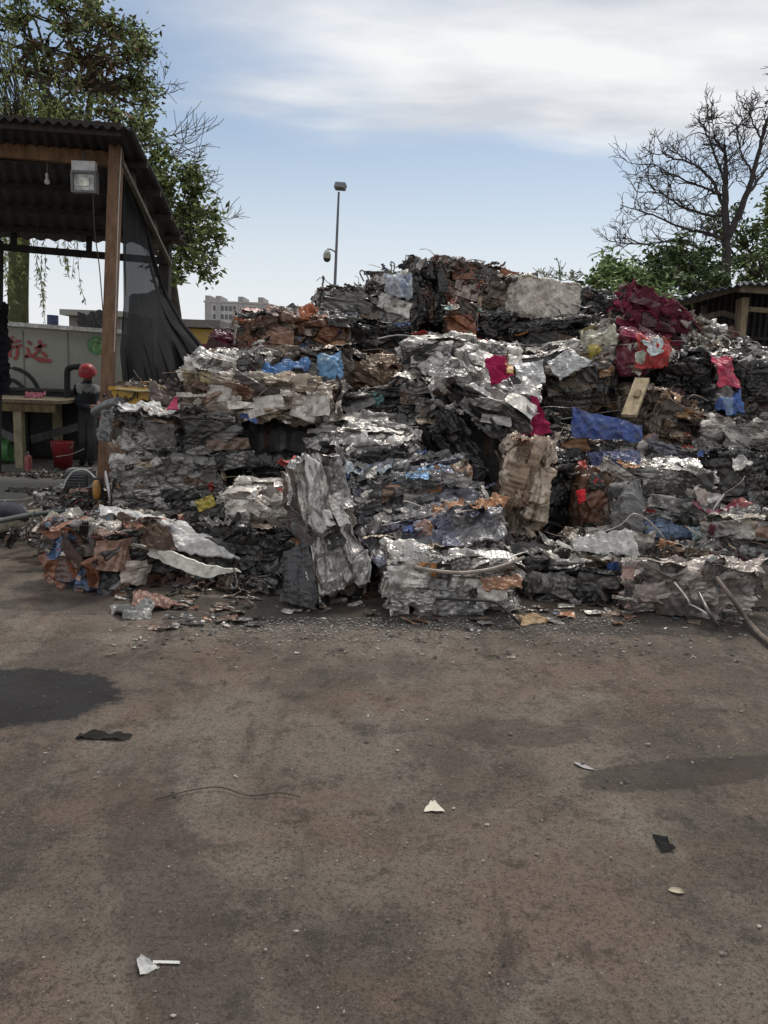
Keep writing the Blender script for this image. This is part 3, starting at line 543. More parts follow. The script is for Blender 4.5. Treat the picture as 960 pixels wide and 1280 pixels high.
panel('grey_cloth', 'cloth', 'grey cloth draped over the left end of the overhanging silver grey bale', quad([(768, 618), (802, 600), (800, 676), (760, 670)], [6.5, 6.4, 6.3, 6.4]), .01, (.20, .195, .19, 0), .03, M_CLOTH, 19, bulge=.07)
panel('white_plastic', 'plastic sheet', 'white plastic sheet under the hanging grey cloth', quad([(712, 676), (788, 662), (800, 694), (724, 696)], [6.05, 6.0, 5.85, 5.9]), .01, (.62, .60, .58, 0), .03, M_CLEAN, 20, bulge=.03, rag=.07)
panel('teal_film', 'plastic film', 'pale teal film under the overhanging silver grey bale', quad([(862, 662), (930, 652), (938, 668), (868, 676)], [6.4, 6.4, 6.25, 6.2]), .01, (.24, .31, .33, 0), .025, M_CLEAN, 21)
panel('dark_flap', 'panel', 'dark grey flap leaning against the left side of the upright silver bale', quad([(356, 690), (384, 672), (398, 762), (350, 750)], [5.6, 5.55, 5.2, 5.45]), .01, (.055, .055, .057, .1), .018, M_SCRAP, 22, rag=.07)
panel('rust_plate', 'metal plate', 'thin rusty plate lying on the ground below the cream door panel', [G(164, 738, .05), G(205, 742, .06), G(236, 756, .02), G(172, 762, .02)], .01, (.25, .12, .085, 0), .012, M_SCRAP, 23)
panel('grey_mat', 'rubber mat', 'grey curled mat on the ground right of the orange bale', [G(140, 756, .04), G(196, 752, .05), G(190, 772, .01), G(150, 774, .01)], .01, (.19, .19, .18, 0), .014, M_SCRAP, 24)
panel('rusty_flat_sheet', 'metal sheet', 'flat rusty sheet under the rusty brown bale, edge on', quad([(288, 446), (430, 428), (432, 433), (290, 452)], [8.5, 8.5, 8.0, 8.0]), .01, (.25, .11, .045, 0), .012, M_SCRAP, 25)
panel('white_rag', 'rag', 'white scrap lying across the dark matted bale on the right', quad([(915, 574), (932, 571), (942, 582), (918, 586)], [6.8, 6.8, 6.7, 6.7]), .01, (.60, .58, .54, 0), .02, M_CLEAN, 26)
panel('tan_plywood', 'plywood', 'flat scrap of tan plywood on the ground right of the front silver bale', [G(650, 768, .05), G(668, 764, .03), G(690, 776, .005), G(652, 782, .005)], .01, (.42, .30, .18, 0), .006, M_WOOD, 27)
panel('slate_panel', 'car panel', 'flat slate grey car panel tilted on the middle bale', quad([(452, 676), (620, 630), (632, 668), (470, 706)], [5.95, 6.1, 5.7, 5.55]), .01, (.17, .17, .175, .2), .022, M_SCRAP, 29, foldf=3, col2=(.13, .14, .19), rag=.07)
panel('purple_panel', 'car panel', 'dull purple grey strip along the top of the slate car panel', quad([(450, 670), (540, 640), (545, 650), (455, 682)], [6.0, 6.05, 5.9, 5.88]), .01, (.22, .20, .27, .1), .012, M_CLEAN, 30)
panel('rust_patch', 'metal sheet', 'orange rusted sheet on the top right of the front silver bale', quad([(600, 722), (650, 716), (655, 735), (606, 738)], [5.3, 5.3, 5.18, 5.2]), .01, (.30, .14, .07, 0), .012, M_SCRAP, 31, col2=(.45, .40, .34))

panel('yellow_tub', 'tub', 'crushed yellow tub below the cream film', quad([(734, 432), (752, 430), (750, 440), (738, 446)], [8.0, 8.0, 7.9, 7.9]), .01, (.42, .33, .05, 0), .02, M_CLEAN, 51, bulge=.04)
panel('red_rag', 'rag', 'small red rag left of the narrow rust brown bale', quad([(722, 614), (731, 612), (732, 628), (723, 630)], [6.45, 6.45, 6.4, 6.4]), .01, (.48, .03, .04, 0), .02, M_CLOTH, 52)
panel('red_scrap', 'plastic scrap', 'small bright red scrap above the narrow rust brown bale', quad([(722, 576), (732, 575), (733, 586), (724, 588)], [6.8, 6.8, 6.7, 6.7]), .01, (.50, .04, .03, 0), .015, M_CLEAN, 53)
panel('pink_scrap', 'plastic scrap', 'tiny pink scrap in the low layered bale near the right end', quad([(882, 680), (892, 679), (892, 689), (883, 690)], [6.0, 6.0, 5.95, 5.95]), .01, (.60, .04, .16, 0), .01, M_CLEAN, 54)
panel('amber_scrap', 'plastic scrap', 'amber scrap beside the magenta rag', quad([(632, 456), (641, 457), (641, 466), (633, 466)], [7.1, 7.1, 7.0, 7.0]), .01, (.50, .27, .05, 0), .01, M_CLEAN, 55)
panel('orange_tin', 'tin', 'flattened orange tin on top of the rusty brown bale', quad([(372, 382), (398, 380), (398, 394), (374, 396)], [8.2, 8.2, 8.1, 8.1]), .01, (.42, .14, .06, 0), .03, M_SCRAP, 56)
panel('white_crumple', 'sheet', 'white and pale blue crumpled sheet left of the sooty summit bale', quad([(482, 346), (518, 342), (518, 370), (484, 370)], [9.4, 9.4, 9.2, 9.2]), .01, (.52, .56, .62, 0), .04, M_CLEAN, 57, bulge=.05, col2=(.30, .36, .46))
panel('cream_film', 'plastic film', 'cream translucent film crumpled above the yellow tub', quad([(724, 414), (766, 406), (770, 428), (728, 442)], [8.1, 8.1, 8.0, 8.0]), .01, (.56, .54, .44, 0), .035, M_CLEAN, 58, bulge=.05)
panel('round_silver_lid', 'metal sheet', 'rounded silver sheet right of the magenta rag', quad([(645, 453), (678, 451), (682, 478), (648, 480)], [7.5, 7.5, 7.4, 7.4]), .01, (.62, .62, .62, .4), .02, M_BRIGHT, 59, bulge=.05, rag=.08)
panel('bent_silver_sheet', 'metal sheet', 'silver sheet bent over the bale left of the cream film', quad([(682, 452), (712, 436), (740, 452), (700, 476)], [7.8, 7.8, 7.7, 7.7]), .01, (.64, .64, .64, .35), .03, M_BRIGHT, 60, bulge=.04, rag=.1)

# plank propped on the heap, hoses and pipes
def tube_thing(name, cat, label, pts, r, col, m=None, n=8, parent=None, group=None):
    mb = MB(); P0 = np.array([tuple(p) for p in pts]); t = np.linspace(0, 1, len(P0)); T = np.linspace(0, 1, max(12, len(P0) * 5))
    # smooth with a cubic-ish interpolation
    q = np.stack([np.interp(T, t, P0[:, k]) for k in range(3)], -1)
    for _ in range(3): q[1:-1] = .25 * q[:-2] + .5 * q[1:-1] + .25 * q[2:]
    mb.tube(q, r, (*col, 0), n); o = mb.build(name, m or M_PLAIN, parent); 
    return tag(o, label, cat, group) if parent is None else o
tube_thing('wooden_branch', 'branch', 'crooked grey branch running from the right front bale onto the ground', [P(896, 722, 5.3), P(912, 744, 5.1), G(930, 770, .06), G(948, 792, .03), G(972, 812, .03)], np.linspace(.013, .021, 25), (.20, .165, .14), M_WOOD)
tube_thing('short_pipe', 'pipe', 'short dark pipe poking down from the right front bale', [P(874, 742, 5.3), P(886, 766, 5.1), G(897, 782, .02)], .014, (.12, .11, .10), M_SCRAP)
tube_thing('curved_trim', 'trim', 'long curved pale trim strip across the top of the front silver bale', [P(500, 702, 5.4), P(530, 712, 5.25), P(575, 717, 5.2), P(615, 712, 5.22), P(655, 697, 5.5)], .013, (.30, .25, .21), M_SCRAP)
tube_thing('rubber_hose', 'hose', 'black rubber hose sagging down the front silver bale', [P(545, 748, 5.2), P(590, 750, 5.15), P(620, 752, 5.12), P(640, 770, 5.08), G(650, 780, .02)], .010, (.03, .03, .03), M_PLAIN)
pk = empty('wooden_plank', P(794, 500, 7.35), 'tan wooden plank propped up against the taupe brown bale', 'plank')
mb = MB(); mb.bar(P(803, 474, 7.5), P(786, 520, 7.2), .13, .035, (.46, .37, .24, 0)); adopt(mb.build('board', M_WOOD), pk)
mb = MB(); mb.bar(P(795, 496, 7.30), P(798, 488, 7.35), .05, .03, (.30, .23, .15, 0)); adopt(mb.build('cleat', M_WOOD), pk)
tube_thing('wire_loop', 'wire', 'thin wire loop rising against the sky right of the light pole', [P(455, 352, 9.6), P(449, 340, 9.6), P(453, 337, 9.6), P(460, 346, 9.6), P(461, 354, 9.6)], .009, (.2, .2, .2), M_SCRAP, 5)
tube_thing('bent_wire', 'wire', 'bent thin wire standing up just left of the summit', [P(484, 346, 9.6), P(490, 336, 9.6), P(488, 326, 9.6), P(494, 330, 9.6), P(491, 344, 9.6)], .008, (.2, .2, .2), M_SCRAP, 5)
tube_thing('pipe_stub', 'pipe', 'dark pipe stub sticking out over the heap top right of the summit', [P(640, 350, 9.2), P(655, 347, 9.2), P(672, 343, 9.2)], .03, (.1, .1, .1), M_SCRAP, 8)
tube_thing('steel_bar', 'steel bar', 'pale thin bar leaning out of the dark matted bale on the right', [P(905, 618, 6.6), P(893, 634, 6.5), P(889, 645, 6.5)], .006, (.5, .5, .48), M_SCRAP, 6)
# ------------------------------------------------------------------ rubble mound under the bales, coloured dark to paint shade into the gaps
gx = np.arange(-4.6, 7.6, .05); gy = np.arange(5.4, 14.2, .05); X, Yg = np.meshgrid(gx, gy, indexing='ij')
H = np.full(X.shape, -.05)
for (bx, by, bz, bw, bd, bh, bY) in BALES:
    if bz < .45: continue
    top_ = max(0, bz - .12 - bh * .10)
    back = by + .05
    m_ = (np.abs(X - bx) < bw / 2 - .02) & (Yg > back) & (Yg < 12.6)
    H[m_] = np.maximum(H[m_], top_)
for _ in range(5):
    Hs = H.copy(); Hs[1:-1, 1:-1] = (H[:-2, 1:-1] + H[2:, 1:-1] + H[1:-1, :-2] + H[1:-1, 2:] + 2 * H[1:-1, 1:-1]) / 6; H = Hs
fade = np.clip((13.6 - Yg) / 1.6, 0, 1); H = H * fade - .05
pp = np.stack([X.ravel(), Yg.ravel(), H.ravel()], -1)
rs = np.random.RandomState(3)
H = H + (crumple(pp, rs, .05, 3.0) + .05 * fbm(pp, 7, 3, 3)).reshape(H.shape) * np.clip(H * 3, 0, 1)
mb = MB(); Gd = np.stack([X, Yg, H], -1)
nf = (Gd.shape[0] - 1) * (Gd.shape[1] - 1)
mb.grid(Gd[:, ::-1], pick('dark', nf, rs))
tag(mb.build('scrap_heap_core', M_RUBBLE), None, None, None, 'stuff')
# loose scrap strewn over the heap and along its foot
mb = MB()
for k in range(1500):
    i = rs.randint(0, X.shape[0]); j = rs.randint(0, X.shape[1])
    if H[i, j] < .25 or Yg[i, j] > 12: continue
    A = frame_from((0, -.5, .8), rs, .6, (1, 0, 0)); s1 = rs.uniform(.1, .38)
    Gs = sheet(rs, s1, rs.uniform(.04, .2), .03, .03, rs.uniform(-1, 1))
    mb.grid(Gs @ A.T + np.array([X[i, j], Yg[i, j], H[i, j] + rs.uniform(0, .08)]), pick(rs.choice(['dark', 'mixed', 'grey', 'rust', 'black']), 1, rs)[0])
for k in range(420):
    px = rs.uniform(150, 940); py = rs.uniform(715, 778) + (rs.rand() ** 3) * 14; g_ = G(px, py)
    A = frame_from((0, 0, 1), rs, .25, (1, 0, 0)); s1 = rs.uniform(.02, .13)
    Gs = sheet(rs, s1, s1 * rs.uniform(.3, .8), .02, .008, 0)
    mb.grid(Gs @ A.T + np.array([g_.x, g_.y, .012]), pick(rs.choice(['grey', 'rust', 'mixed']), 1, rs)[0])
tag(mb.build('scrap_debris', M_SCRAP), None, None, None, 'stuff')

# ------------------------------------------------------------------ ground
def ground_material():
    m = bpy.data.materials.new('oily_earth'); m.use_nodes = True; t = m.node_tree; N = t.nodes; K = t.links
    b = N['Principled BSDF']; tc = N.new('ShaderNodeTexCoord')
    def noise(sc, det=6, ro=.6, st=(1, 1, 1), rot=0, dis=0):
        mp = N.new('ShaderNodeMapping'); mp.inputs['Scale'].default_value = st; mp.inputs['Rotation'].default_value = (0, 0, rot); K.new(tc.outputs['Object'], mp.inputs[0])
        n = N.new('ShaderNodeTexNoise'); n.inputs['Scale'].default_value = sc; n.inputs['Detail'].default_value = det; n.inputs['Roughness'].default_value = ro; n.inputs['Distortion'].default_value = dis
        K.new(mp.outputs[0], n.inputs['Vector']); return n.outputs['Fac']
    def mr(v, a, bb, c, d):
        n = N.new('ShaderNodeMapRange'); n.inputs[1].default_value = a; n.inputs[2].default_value = bb; n.inputs[3].default_value = c; n.inputs[4].default_value = d; n.interpolation_type = 'SMOOTHSTEP'
        K.new(v, n.inputs[0]); return n.outputs[0]
    def mix(f, a, bcol):
        x = N.new('ShaderNodeMixRGB'); K.new(f, x.inputs[0])
        if isinstance(a, tuple): x.inputs[1].default_value = (*a, 1)
        else: K.new(a, x.inputs[1])
        x.inputs[2].default_value = (*bcol, 1); return x.outputs[0]
    def mul(a, b_):
        n = N.new('ShaderNodeMath'); n.operation = 'MULTIPLY'; K.new(a, n.inputs[0])
        if isinstance(b_, (int, float)): n.inputs[1].default_value = b_
        else: K.new(b_, n.inputs[1])
        return n.outputs[0]
    c = mix(mr(noise(.9, 7, .62), .42, .58, 0, 1), (.245, .203, .164), (.135, .110, .087))
    c = mix(mul(mr(noise(.9, 8, .68, (1, 1.4, 1), 1.1), .49, .60, 0, 1), .7), c, (.232, .160, .124))      # reddish dust
    c = mix(mul(mr(noise(1.7, 7, .7, (1, .5, 1), .5), .50, .68, 0, 1), .75), c, (.315, .275, .228))       # pale worn dirt
    c = mix(mul(mr(noise(1.3, 8, .72, (1.6, .4, 1), -.35, .5), .52, .66, 0, 1), .8), c, (.066, .052, .042))      # oily drag marks
    c = mix(mul(mr(noise(4.5, 10, .8), .52, .60, 0, 1), .6), c, (.060, .049, .040))
    c = mix(mul(mr(noise(16, 9, .85), .54, .64, 0, 1), .55), c, (.20, .172, .145))
    c = mix(mul(mr(noise(110, 3, .7), .54, .62, 0, 1), .6), c, (.035, .03, .026))
    c = mix(mul(mr(noise(150, 2, .7), .62, .69, 0, 1), .7), c, (.33, .31, .28))
    # oil soaked patches, a darker band along the heap foot and the pale concrete at the back, each with its own outline
    def blob(x, y, sx, sy, col, src, strength=1.0, wob=.5, rot=0.0, edge=.25):
        mp = N.new('ShaderNodeMapping'); mp.vector_type = 'TEXTURE'; mp.inputs['Location'].default_value = (x, y, 0); mp.inputs['Scale'].default_value = (sx, sy, 1); mp.inputs['Rotation'].default_value = (0, 0, rot)
        K.new(tc.outputs['Object'], mp.inputs[0])
        s_ = N.new('ShaderNodeVectorMath'); s_.operation = 'MULTIPLY'; s_.inputs[1].default_value = (1, 1, 0); K.new(mp.outputs[0], s_.inputs[0])
        ln = N.new('ShaderNodeVectorMath'); ln.operation = 'LENGTH'; K.new(s_.outputs[0], ln.inputs[0])
        nz = noise(5.5, 10, .74); a = N.new('ShaderNodeMath'); a.operation = 'MULTIPLY_ADD'; K.new(nz, a.inputs[0]); a.inputs[1].default_value = wob * 2; K.new(ln.outputs['Value'], a.inputs[2])
        return mix(mul(mr(a.outputs[0], 1 - edge * .6 + wob, 1 + edge * .6 + wob, 1, 0), strength), src, col)
    g = G(40, 868); c = blob(g.x - .1, g.y, .52, .36, (.024, .024, .027), c, .93, .5, 0, .12)
    g = G(640, 915); c = blob(g.x, g.y, .34, .14, (.06, .05, .042), c, .45, .6, 0, .12)
    g = G(860, 965); c = blob(g.x, g.y, .50, .12, (.055, .046, .040), c, .65, .55, .25, .15)
    g = G(215, 1140); c = blob(g.x, g.y, .16, .9, (.075, .06, .05), c, .5, .8, .45, .3)
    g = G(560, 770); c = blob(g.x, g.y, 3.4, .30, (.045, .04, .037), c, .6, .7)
    g = G(60, 600); c = blob(g.x, g.y, 3.6, 1.7, (.21, .205, .18), c, .9, .3)
    c = mix(mul(mr(noise(42, 7, .85), .51, .58, 0, 1), .5), c, (.050, .040, .031))
    K.new(c, b.inputs['Base Color']); b.inputs['Specular IOR Level'].default_value = .28
    K.new(mr(noise(2.2, 5), .35, .65, .97, .72), b.inputs['Roughness'])
    b1 = N.new('ShaderNodeBump'); b1.inputs['Strength'].default_value = 1.0; b1.inputs['Distance'].default_value = .035; K.new(noise(14, 9, .75), b1.inputs['Height'])
    b2 = N.new('ShaderNodeBump'); b2.inputs['Strength'].default_value = .8; b2.inputs['Distance'].default_value = .010; K.new(noise(120, 4, .7), b2.inputs['Height']); K.new(b1.outputs[0], b2.inputs['Normal'])
    K.new(b2.outputs[0], b.inputs['Normal']); return m
def spaced(a, b, n0, near, far): 
    return np.unique(np.concatenate([np.arange(near[0], near[1], n0), np.geomspace(max(.5, near[1] + n0), b, 26), -np.geomspace(max(.5, -near[0] + n0), -a, 22)]))
xs = spaced(-1500, 1500, .035, (-5, 5), 0); ys = np.unique(np.concatenate([-np.geomspace(1, 300, 14), np.arange(-.9, 9, .035), np.geomspace(9.05, 2500, 40)]))
X2, Y2 = np.meshgrid(xs, ys, indexing='ij'); p2 = np.stack([X2.ravel(), Y2.ravel(), np.zeros(X2.size)], -1)
near_ = (np.clip((9 - np.abs(Y2)) / 3, 0, 1) * np.clip((6 - np.abs(X2)) / 2, 0, 1))
Z2 = ((.003 * fbm(p2, 1.3, 4, 3) + .004 * fbm(p2, 7, 4, 3)).reshape(X2.shape) - .003) * near_
mb = MB(); mb.grid(np.stack([X2, Y2, Z2], -1)[:, ::1], (.1, .1, .1, 0), smooth=True)
go = mb.build('ground', ground_material()); tag(go, None, None, None, 'structure')

# grit, chips and crumbs strewn on the ground
rs = np.random.RandomState(21); mb = MB()
for k in range(6500):
    px = rs.uniform(-20, 980); py = 770 + 530 * rs.rand() ** 1.5; g = G(px, py)
    if rs.rand() < .45: g = G(rs.normal(740, 190), 772 + abs(rs.normal(0, 75)))
    r = rs.uniform(.0012, .0036) * (2.4 if rs.rand() < .035 else 1) * (.6 + .10 * g.y * 1.2)
    c = [(.22, .20, .18), (.42, .40, .37), (.12, .10, .09), (.04, .035, .03), (.16, .12, .10)][rs.choice(5, p=[.25, .12, .3, .2, .13])]
    V = np.array([[1,0,0],[0,1,0],[-1,0,0],[0,-1,0],[0,0,.7],[0,0,-.3]]) * r * rs.uniform(.6, 1.4, (6, 1)); a = rs.rand() * 6.28
    V = V @ np.array([[math.cos(a), -math.sin(a), 0], [math.sin(a), math.cos(a), 0], [0, 0, 1]]).T * [rs.uniform(.8, 1.8), 1, .7] + [g.x, g.y, .004]
    mb.add(V, [[0,1,4],[1,2,4],[2,3,4],[3,0,4]], (*c, 0))
for k in range(2600):       # broken glass and fines along the foot of the heap
    px = rs.uniform(240, 480) if rs.rand() < .5 else rs.uniform(480, 800); py = 772 + abs(rs.normal(0, 16)); g = G(px, py)
    r = rs.uniform(.003, .008); a = rs.rand() * 6.28
    V = np.array([[1,0,.2],[0,1,0],[-1,0,.1],[0,-1,.4],[0,0,.7]]) * r * rs.uniform(.6, 1.4, (5, 1)) + [g.x, g.y, .003]
    c = [(.30, .31, .30), (.12, .12, .12), (.50, .50, .48)][rs.choice(3, p=[.4, .42, .18])]
    mb.add(V, [[0,1,4],[1,2,4],[2,3,4],[3,0,4]], (*c, 0))
for k in range(520):
    px = rs.uniform(120, 990); py = 772 + abs(rs.normal(0, 26)) + (rs.rand() ** 6) * 300; g = G(px, py); s1 = rs.uniform(.008, .035) * (1 if py < 835 else .45)
    Gs = sheet(rs, s1, s1 * rs.uniform(.3, .9), .006, .006, 0); Gs[..., 2] -= Gs[..., 2].min() * .8; a = rs.rand() * 6.28
    Gs = Gs @ np.array([[math.cos(a), -math.sin(a), 0], [math.sin(a), math.cos(a), 0], [0, 0, 1]]).T
    mb.grid(Gs + np.array([g.x, g.y, .002]), (*[(.30, .29, .27), (.05, .045, .04), (.16, .10, .07), (.45, .44, .40), (.10, .095, .09)][rs.choice(5, p=[.25, .34, .2, .04, .17])], 0))
tag(mb.build('gravel', M_PLAIN), None, None, None, 'stuff')

# single bits of litter one can point at
def litter(name, cat, label, px, py, w, h, col, seed, fold=.01, m=None, rot=0.0, cell=.008, shape=None):
    g = G(px, py); r_ = np.random.RandomState(seed); Gs = sheet(r_, w, h, cell, fold * .55, 0, True, 9)
    if shape == 'leaf':
        u = np.linspace(-1, 1, Gs.shape[0])[:, None]; Gs[..., 1] *= (1 - u ** 2) ** .7; Gs[..., 2] += .25 * abs(Gs[..., 1])
    if shape == 'tri':
        u = np.linspace(0, 1, Gs.shape[1])[None, :]; Gs[..., 0] *= 1.05 - .8 * u
    Gs[..., 2] -= np.percentile(Gs[..., 2], 25) - .001
    ca, sa = math.cos(rot), math.sin(rot); Q = Gs.copy(); Q[..., 0] = ca * Gs[..., 0] - sa * Gs[..., 1]; Q[..., 1] = sa * Gs[..., 0] + ca * Gs[..., 1]
    mb = MB(); mb.grid(Q, (*col, 0)); return tag(mb.build(name, m or M_PLAIN, None, (g.x, g.y, 0)), label, cat)
litter('torn_paper', 'paper', 'cream torn paper scrap alone in the middle of the bare ground', 542, 1008, .072, .082, (.62, .58, .48), 1, .012, shape='tri')
litter('fallen_leaf', 'leaf', 'pale grey pointed dry leaf on the ground at the right', 730, 958, .095, .045, (.38, .36, .36), 2, .01, rot=-.7, shape='leaf')
litter('crumpled_wrapper', 'wrapper', 'crumpled white wrapper near the bottom left of the ground', 180, 1207, .055, .06, (.50, .50, .49), 3, .04, shape='tri', rot=.8, cell=.004)
litter('paper_strip', 'paper', 'short white paper strip beside the crumpled wrapper', 208, 1203, .075, .012, (.60, .60, .58), 4, .004)
litter('yellowed_leaf', 'leaf', 'small yellowish leaf on the ground near the right edge', 845, 1114, .05, .03, (.42, .36, .26), 5, .006, rot=-.3, shape='leaf')
litter('black_rag', 'rag', 'small twisted black rag on the ground at the right', 830, 1055, .05, .10, (.02, .02, .02), 6, .03, m=M_CLOTH)
litter('black_scrap', 'rag', 'flat black ragged scrap beside the dark oil patch', 130, 920, .24, .07, (.025, .024, .023), 7, .03, m=M_CLOTH)
litter('dark_stone', 'stone', 'dark flat lump on the pale ground in front of the workbench', 28, 614, .36, .22, (.06, .055, .05), 8, .09, cell=.02)
tube_thing('thin_wire', 'wire', 'thin dark wire lying curved across the middle left ground', [G(192, 1000, .008), G(235, 988, .01), G(275, 982, .012), G(310, 996, .008), G(350, 990, .01), G(376, 996, .008)], .0022, (.04, .035, .03), M_PLAIN, 5)

# ------------------------------------------------------------------ open shed on the left
WOOD = (.20, .12, .078, 0)
Ys, Yb = 9.2, 13.2
sh = empty('open_shed', G(135, 640), 'open shed with a dark corrugated roof on a reddish brown post at the left', 'shed')
fl = P(-160, 140, Ys - .5); fr = P(166, 158, Ys - .5); bl_ = P(-190, 285, Yb); br_ = P(232, 306, Yb)
def roof_sheet(fl, fr, bl_, br_, pitch=.11, amp=.018, col=(.035, .037, .04, .2), thick=.012):
    W_ = (fr - fl).length; n = int(W_ / pitch * 6); m = 24
    u, v = np.meshgrid(np.linspace(0, 1, n), np.linspace(0, 1, m), indexing='ij')
    A = [np.array(k) for k in (fl, fr, bl_, br_)]
    B_ = A[0] * ((1-u)*(1-v))[..., None] + A[1] * (u*(1-v))[..., None] + A[2] * ((1-u)*v)[..., None] + A[3] * (u*v)[..., None]
    B_[..., 2] += amp * np.sin(u * W_ / pitch * 2 * np.pi) + .02 * np.sin(v * 9 + u * 4)
    lo = B_.copy(); lo[..., 2] -= thick
    mb = MB(); mb.grid(B_, col, True); mb.grid(lo[:, ::-1], col, True)
    for q in ((B_[:, 0], lo[:, 0]), (lo[:, -1], B_[:, -1])): mb.grid(np.stack(q), col)
    for q in ((lo[0], B_[0]), (B_[-1], lo[-1])): mb.grid(np.stack(q), col)
    return mb
adopt(roof_sheet(fl, fr, bl_, br_).build('roof', M_PLAIN), sh)
def bar_part(name, a, b, w, h, col, root, m=M_WOOD):
    mb = MB(); mb.bar(a, b, w, h, col); return adopt(mb.build(name, m), root)
pt = P(146, 172, Ys); pb = P(134, 500, Ys); pb2 = pt + (pb - pt) * ((pt.z + .02) / (pt.z - pb.z))
bar_part('post', pt, pb2, .135, .12, WOOD, sh)
bar_part('front_beam', P(-120, 176, Ys + .14), P(140, 200, Ys + .14), .09, .15, (.20, .12, .065, 0), sh)
bar_part('fascia', P(-120, 144, Ys - .40), P(152, 163, Ys - .40), .05, .13, (.045, .035, .028, 0), sh)
bar_part('rear_beam', P(-100, 300, Yb - .3), P(215, 327, Yb - .3), .10, .10, (.03, .03, .03, 0), sh)
bar_part('rear_post', P(207, 300, Yb - .2), P(203, 520, Yb - .2) , .16, .16, (.05, .045, .04, 0), sh)
bar_part('rear_strut', P(112, 285, Yb - .3), P(111, 322, Yb - .3), .07, .07, (.03, .03, .03, 0), sh)
bar_part('rear_strut', P(18, 280, Yb - .3), P(17, 310, Yb - .3), .07, .07, (.03, .03, .03, 0), sh)
a0, a1 = P(150, 178, Ys), P(213, 330, Yb - .6); c0, c1 = P(152, 203, Ys), P(214, 322, Yb - .3)
bar_part('side_rail', P(151, 172, Ys), P(207, 300, Yb - .4), .05, .05, (.10, .085, .07, 0), sh); bar_part('side_rail', c0, a1, .05, .05, (.19, .17, .14, 0), sh)
for t in (.22, .45, .68):
    q0 = P(151 + 56 * t, 172 + 128 * t, Ys + (Yb - .4 - Ys) * t); q1 = c0 + (a1 - c0) * t
    bar_part('strut', q0, q1, .035, .035, (.12, .11, .095, 0), sh)
bar_part('brace', P(176, 265, 10.9), P(196, 345, 12.4), .05, .05, (.16, .15, .13, 0), sh)
for t in (.2, .42, .64, .86):
    f_ = fl + (bl_ - fl) * t; r_ = fr + (br_ - fr) * t; f_.z -= .06; r_.z -= .06
    bar_part('purlin', f_, r_, .06, .07, (.05, .042, .035, 0), sh)

# shade net hanging down the side
net_root = empty('shade_net', P(200, 440, 11), 'dark grey shade net hanging from the shed side and spreading wide at the bottom', 'net')
left = [((152, 196), 9.5), ((150, 260), 9.9), ((149, 330), 10.2), ((150, 385), 10.3), ((148, 430), 10.2), ((152, 478), 10.3)]
right = [((156, 212), 9.6), ((178, 270), 10.9), ((192, 325), 11.6), ((206, 368), 12.0), ((226, 404), 12.0), ((262, 446), 11.8)]
def interp_poly(pl, t):
    n = len(pl) - 1; k = np.minimum((t * n).astype(int), n - 1); f = t * n - k
    P_ = np.array([tuple(P(*a, Yk)) for a, Yk in pl]); 
    Q = P_[k] * (1 - f)[:, None] + P_[k + 1] * f[:, None]
    for _ in range(10): Q[1:-1] = .25 * Q[:-2] + .5 * Q[1:-1] + .25 * Q[2:]
    return Q
T_ = np.linspace(0, 1, 90); Lp = interp_poly(left, T_); Rp = interp_poly(right, T_)
bot = np.array(P(200, 486, 10.9)); U_ = np.linspace(0, 1, 80)
Q = Lp[:, None] * (1 - U_)[None, :, None] + Rp[:, None] * U_[None, :, None]
sag = (T_ ** 6)[:, None] * np.sin(np.pi * U_)[None, :] * .22
Q[..., 2] -= sag
foldn = fbm(np.stack([np.repeat(U_[None], 90, 0).ravel() * 3.2, (T_[:, None] * (1 + 0 * U_)).ravel() * .8, np.zeros(7200)], -1), 2.4, 5, 3).reshape(90, 80)
Q[..., 1] += .30 * foldn * (.3 + T_[:, None]); Q[..., 0] += .05 * foldn
mb = MB(); mb.grid(Q, (.030, .031, .032, 0), True); adopt(mb.build('net_sheet', M_NET), net_root)
Q2 = Q[48:].copy(); Q2[..., 1] += .22; Q2[..., 2] += .03 * fbm(Q2.reshape(-1, 3), 2, 9, 2).reshape(Q2.shape[:2]); mb = MB(); mb.grid(Q2, (.04, .041, .042, 0), True); adopt(mb.build('net_lining', M_NET), net_root)
mb = MB(); mb.tube(Rp, .035, (.035, .036, .037, 0), 6); adopt(mb.build('rolled_hem', M_CLOTH), net_root)

# lamp, bulb, wires
fl_r = empty('floodlight', P(106, 222, 9.1), 'square floodlight hanging under the shed beam', 'floodlight')
mb = MB(); mb.box(P(105.5, 209.5, 9.15), (.25, .08, .12), (.62, .63, .63, 0)); adopt(mb.build('driver_box', M_PLAIN), fl_r)
c_ = P(106, 228, 9.1); mb = MB()
for dx, dz, sx, sz in ((0, .1, .27, .025), (0, -.1, .27, .025), (-.125, 0, .025, .176), (.125, 0, .025, .176)): mb.box(c_ + Vector((dx, 0, dz)), (sx, .09, sz), (.16, .165, .17, .2))
mb.box(c_ + Vector((0, .05, 0)), (.24, .03, .18), (.12, .12, .12, 0)); adopt(mb.build('housing', M_PLAIN), fl_r)
mb = MB(); mb.box(c_ + Vector((0, .0, .0)), (.224, .02, .176), (.60, .62, .60, 0)); mb.box(c_ + Vector((0, -.018, .0)), (.11, .012, .08), (.78, .78, .70, 0)); adopt(mb.build('reflector', M_CLEAN), fl_r)
mb = MB(); mb.tube([P(105, 190, 9.2), P(105, 206, 9.2)], .012, (.1, .1, .1, 0)); adopt(mb.build('bracket', M_PLAIN), fl_r)
bu = empty('hanging_bulb', P(59, 225, 9.4), 'small white bulb hanging on a flex under the shed roof', 'bulb')
mb = MB(); mb.tube([P(59, 192, 9.4), P(59, 217, 9.4)], .006, (.15, .15, .15, 0)); adopt(mb.build('flex', M_PLAIN), bu)
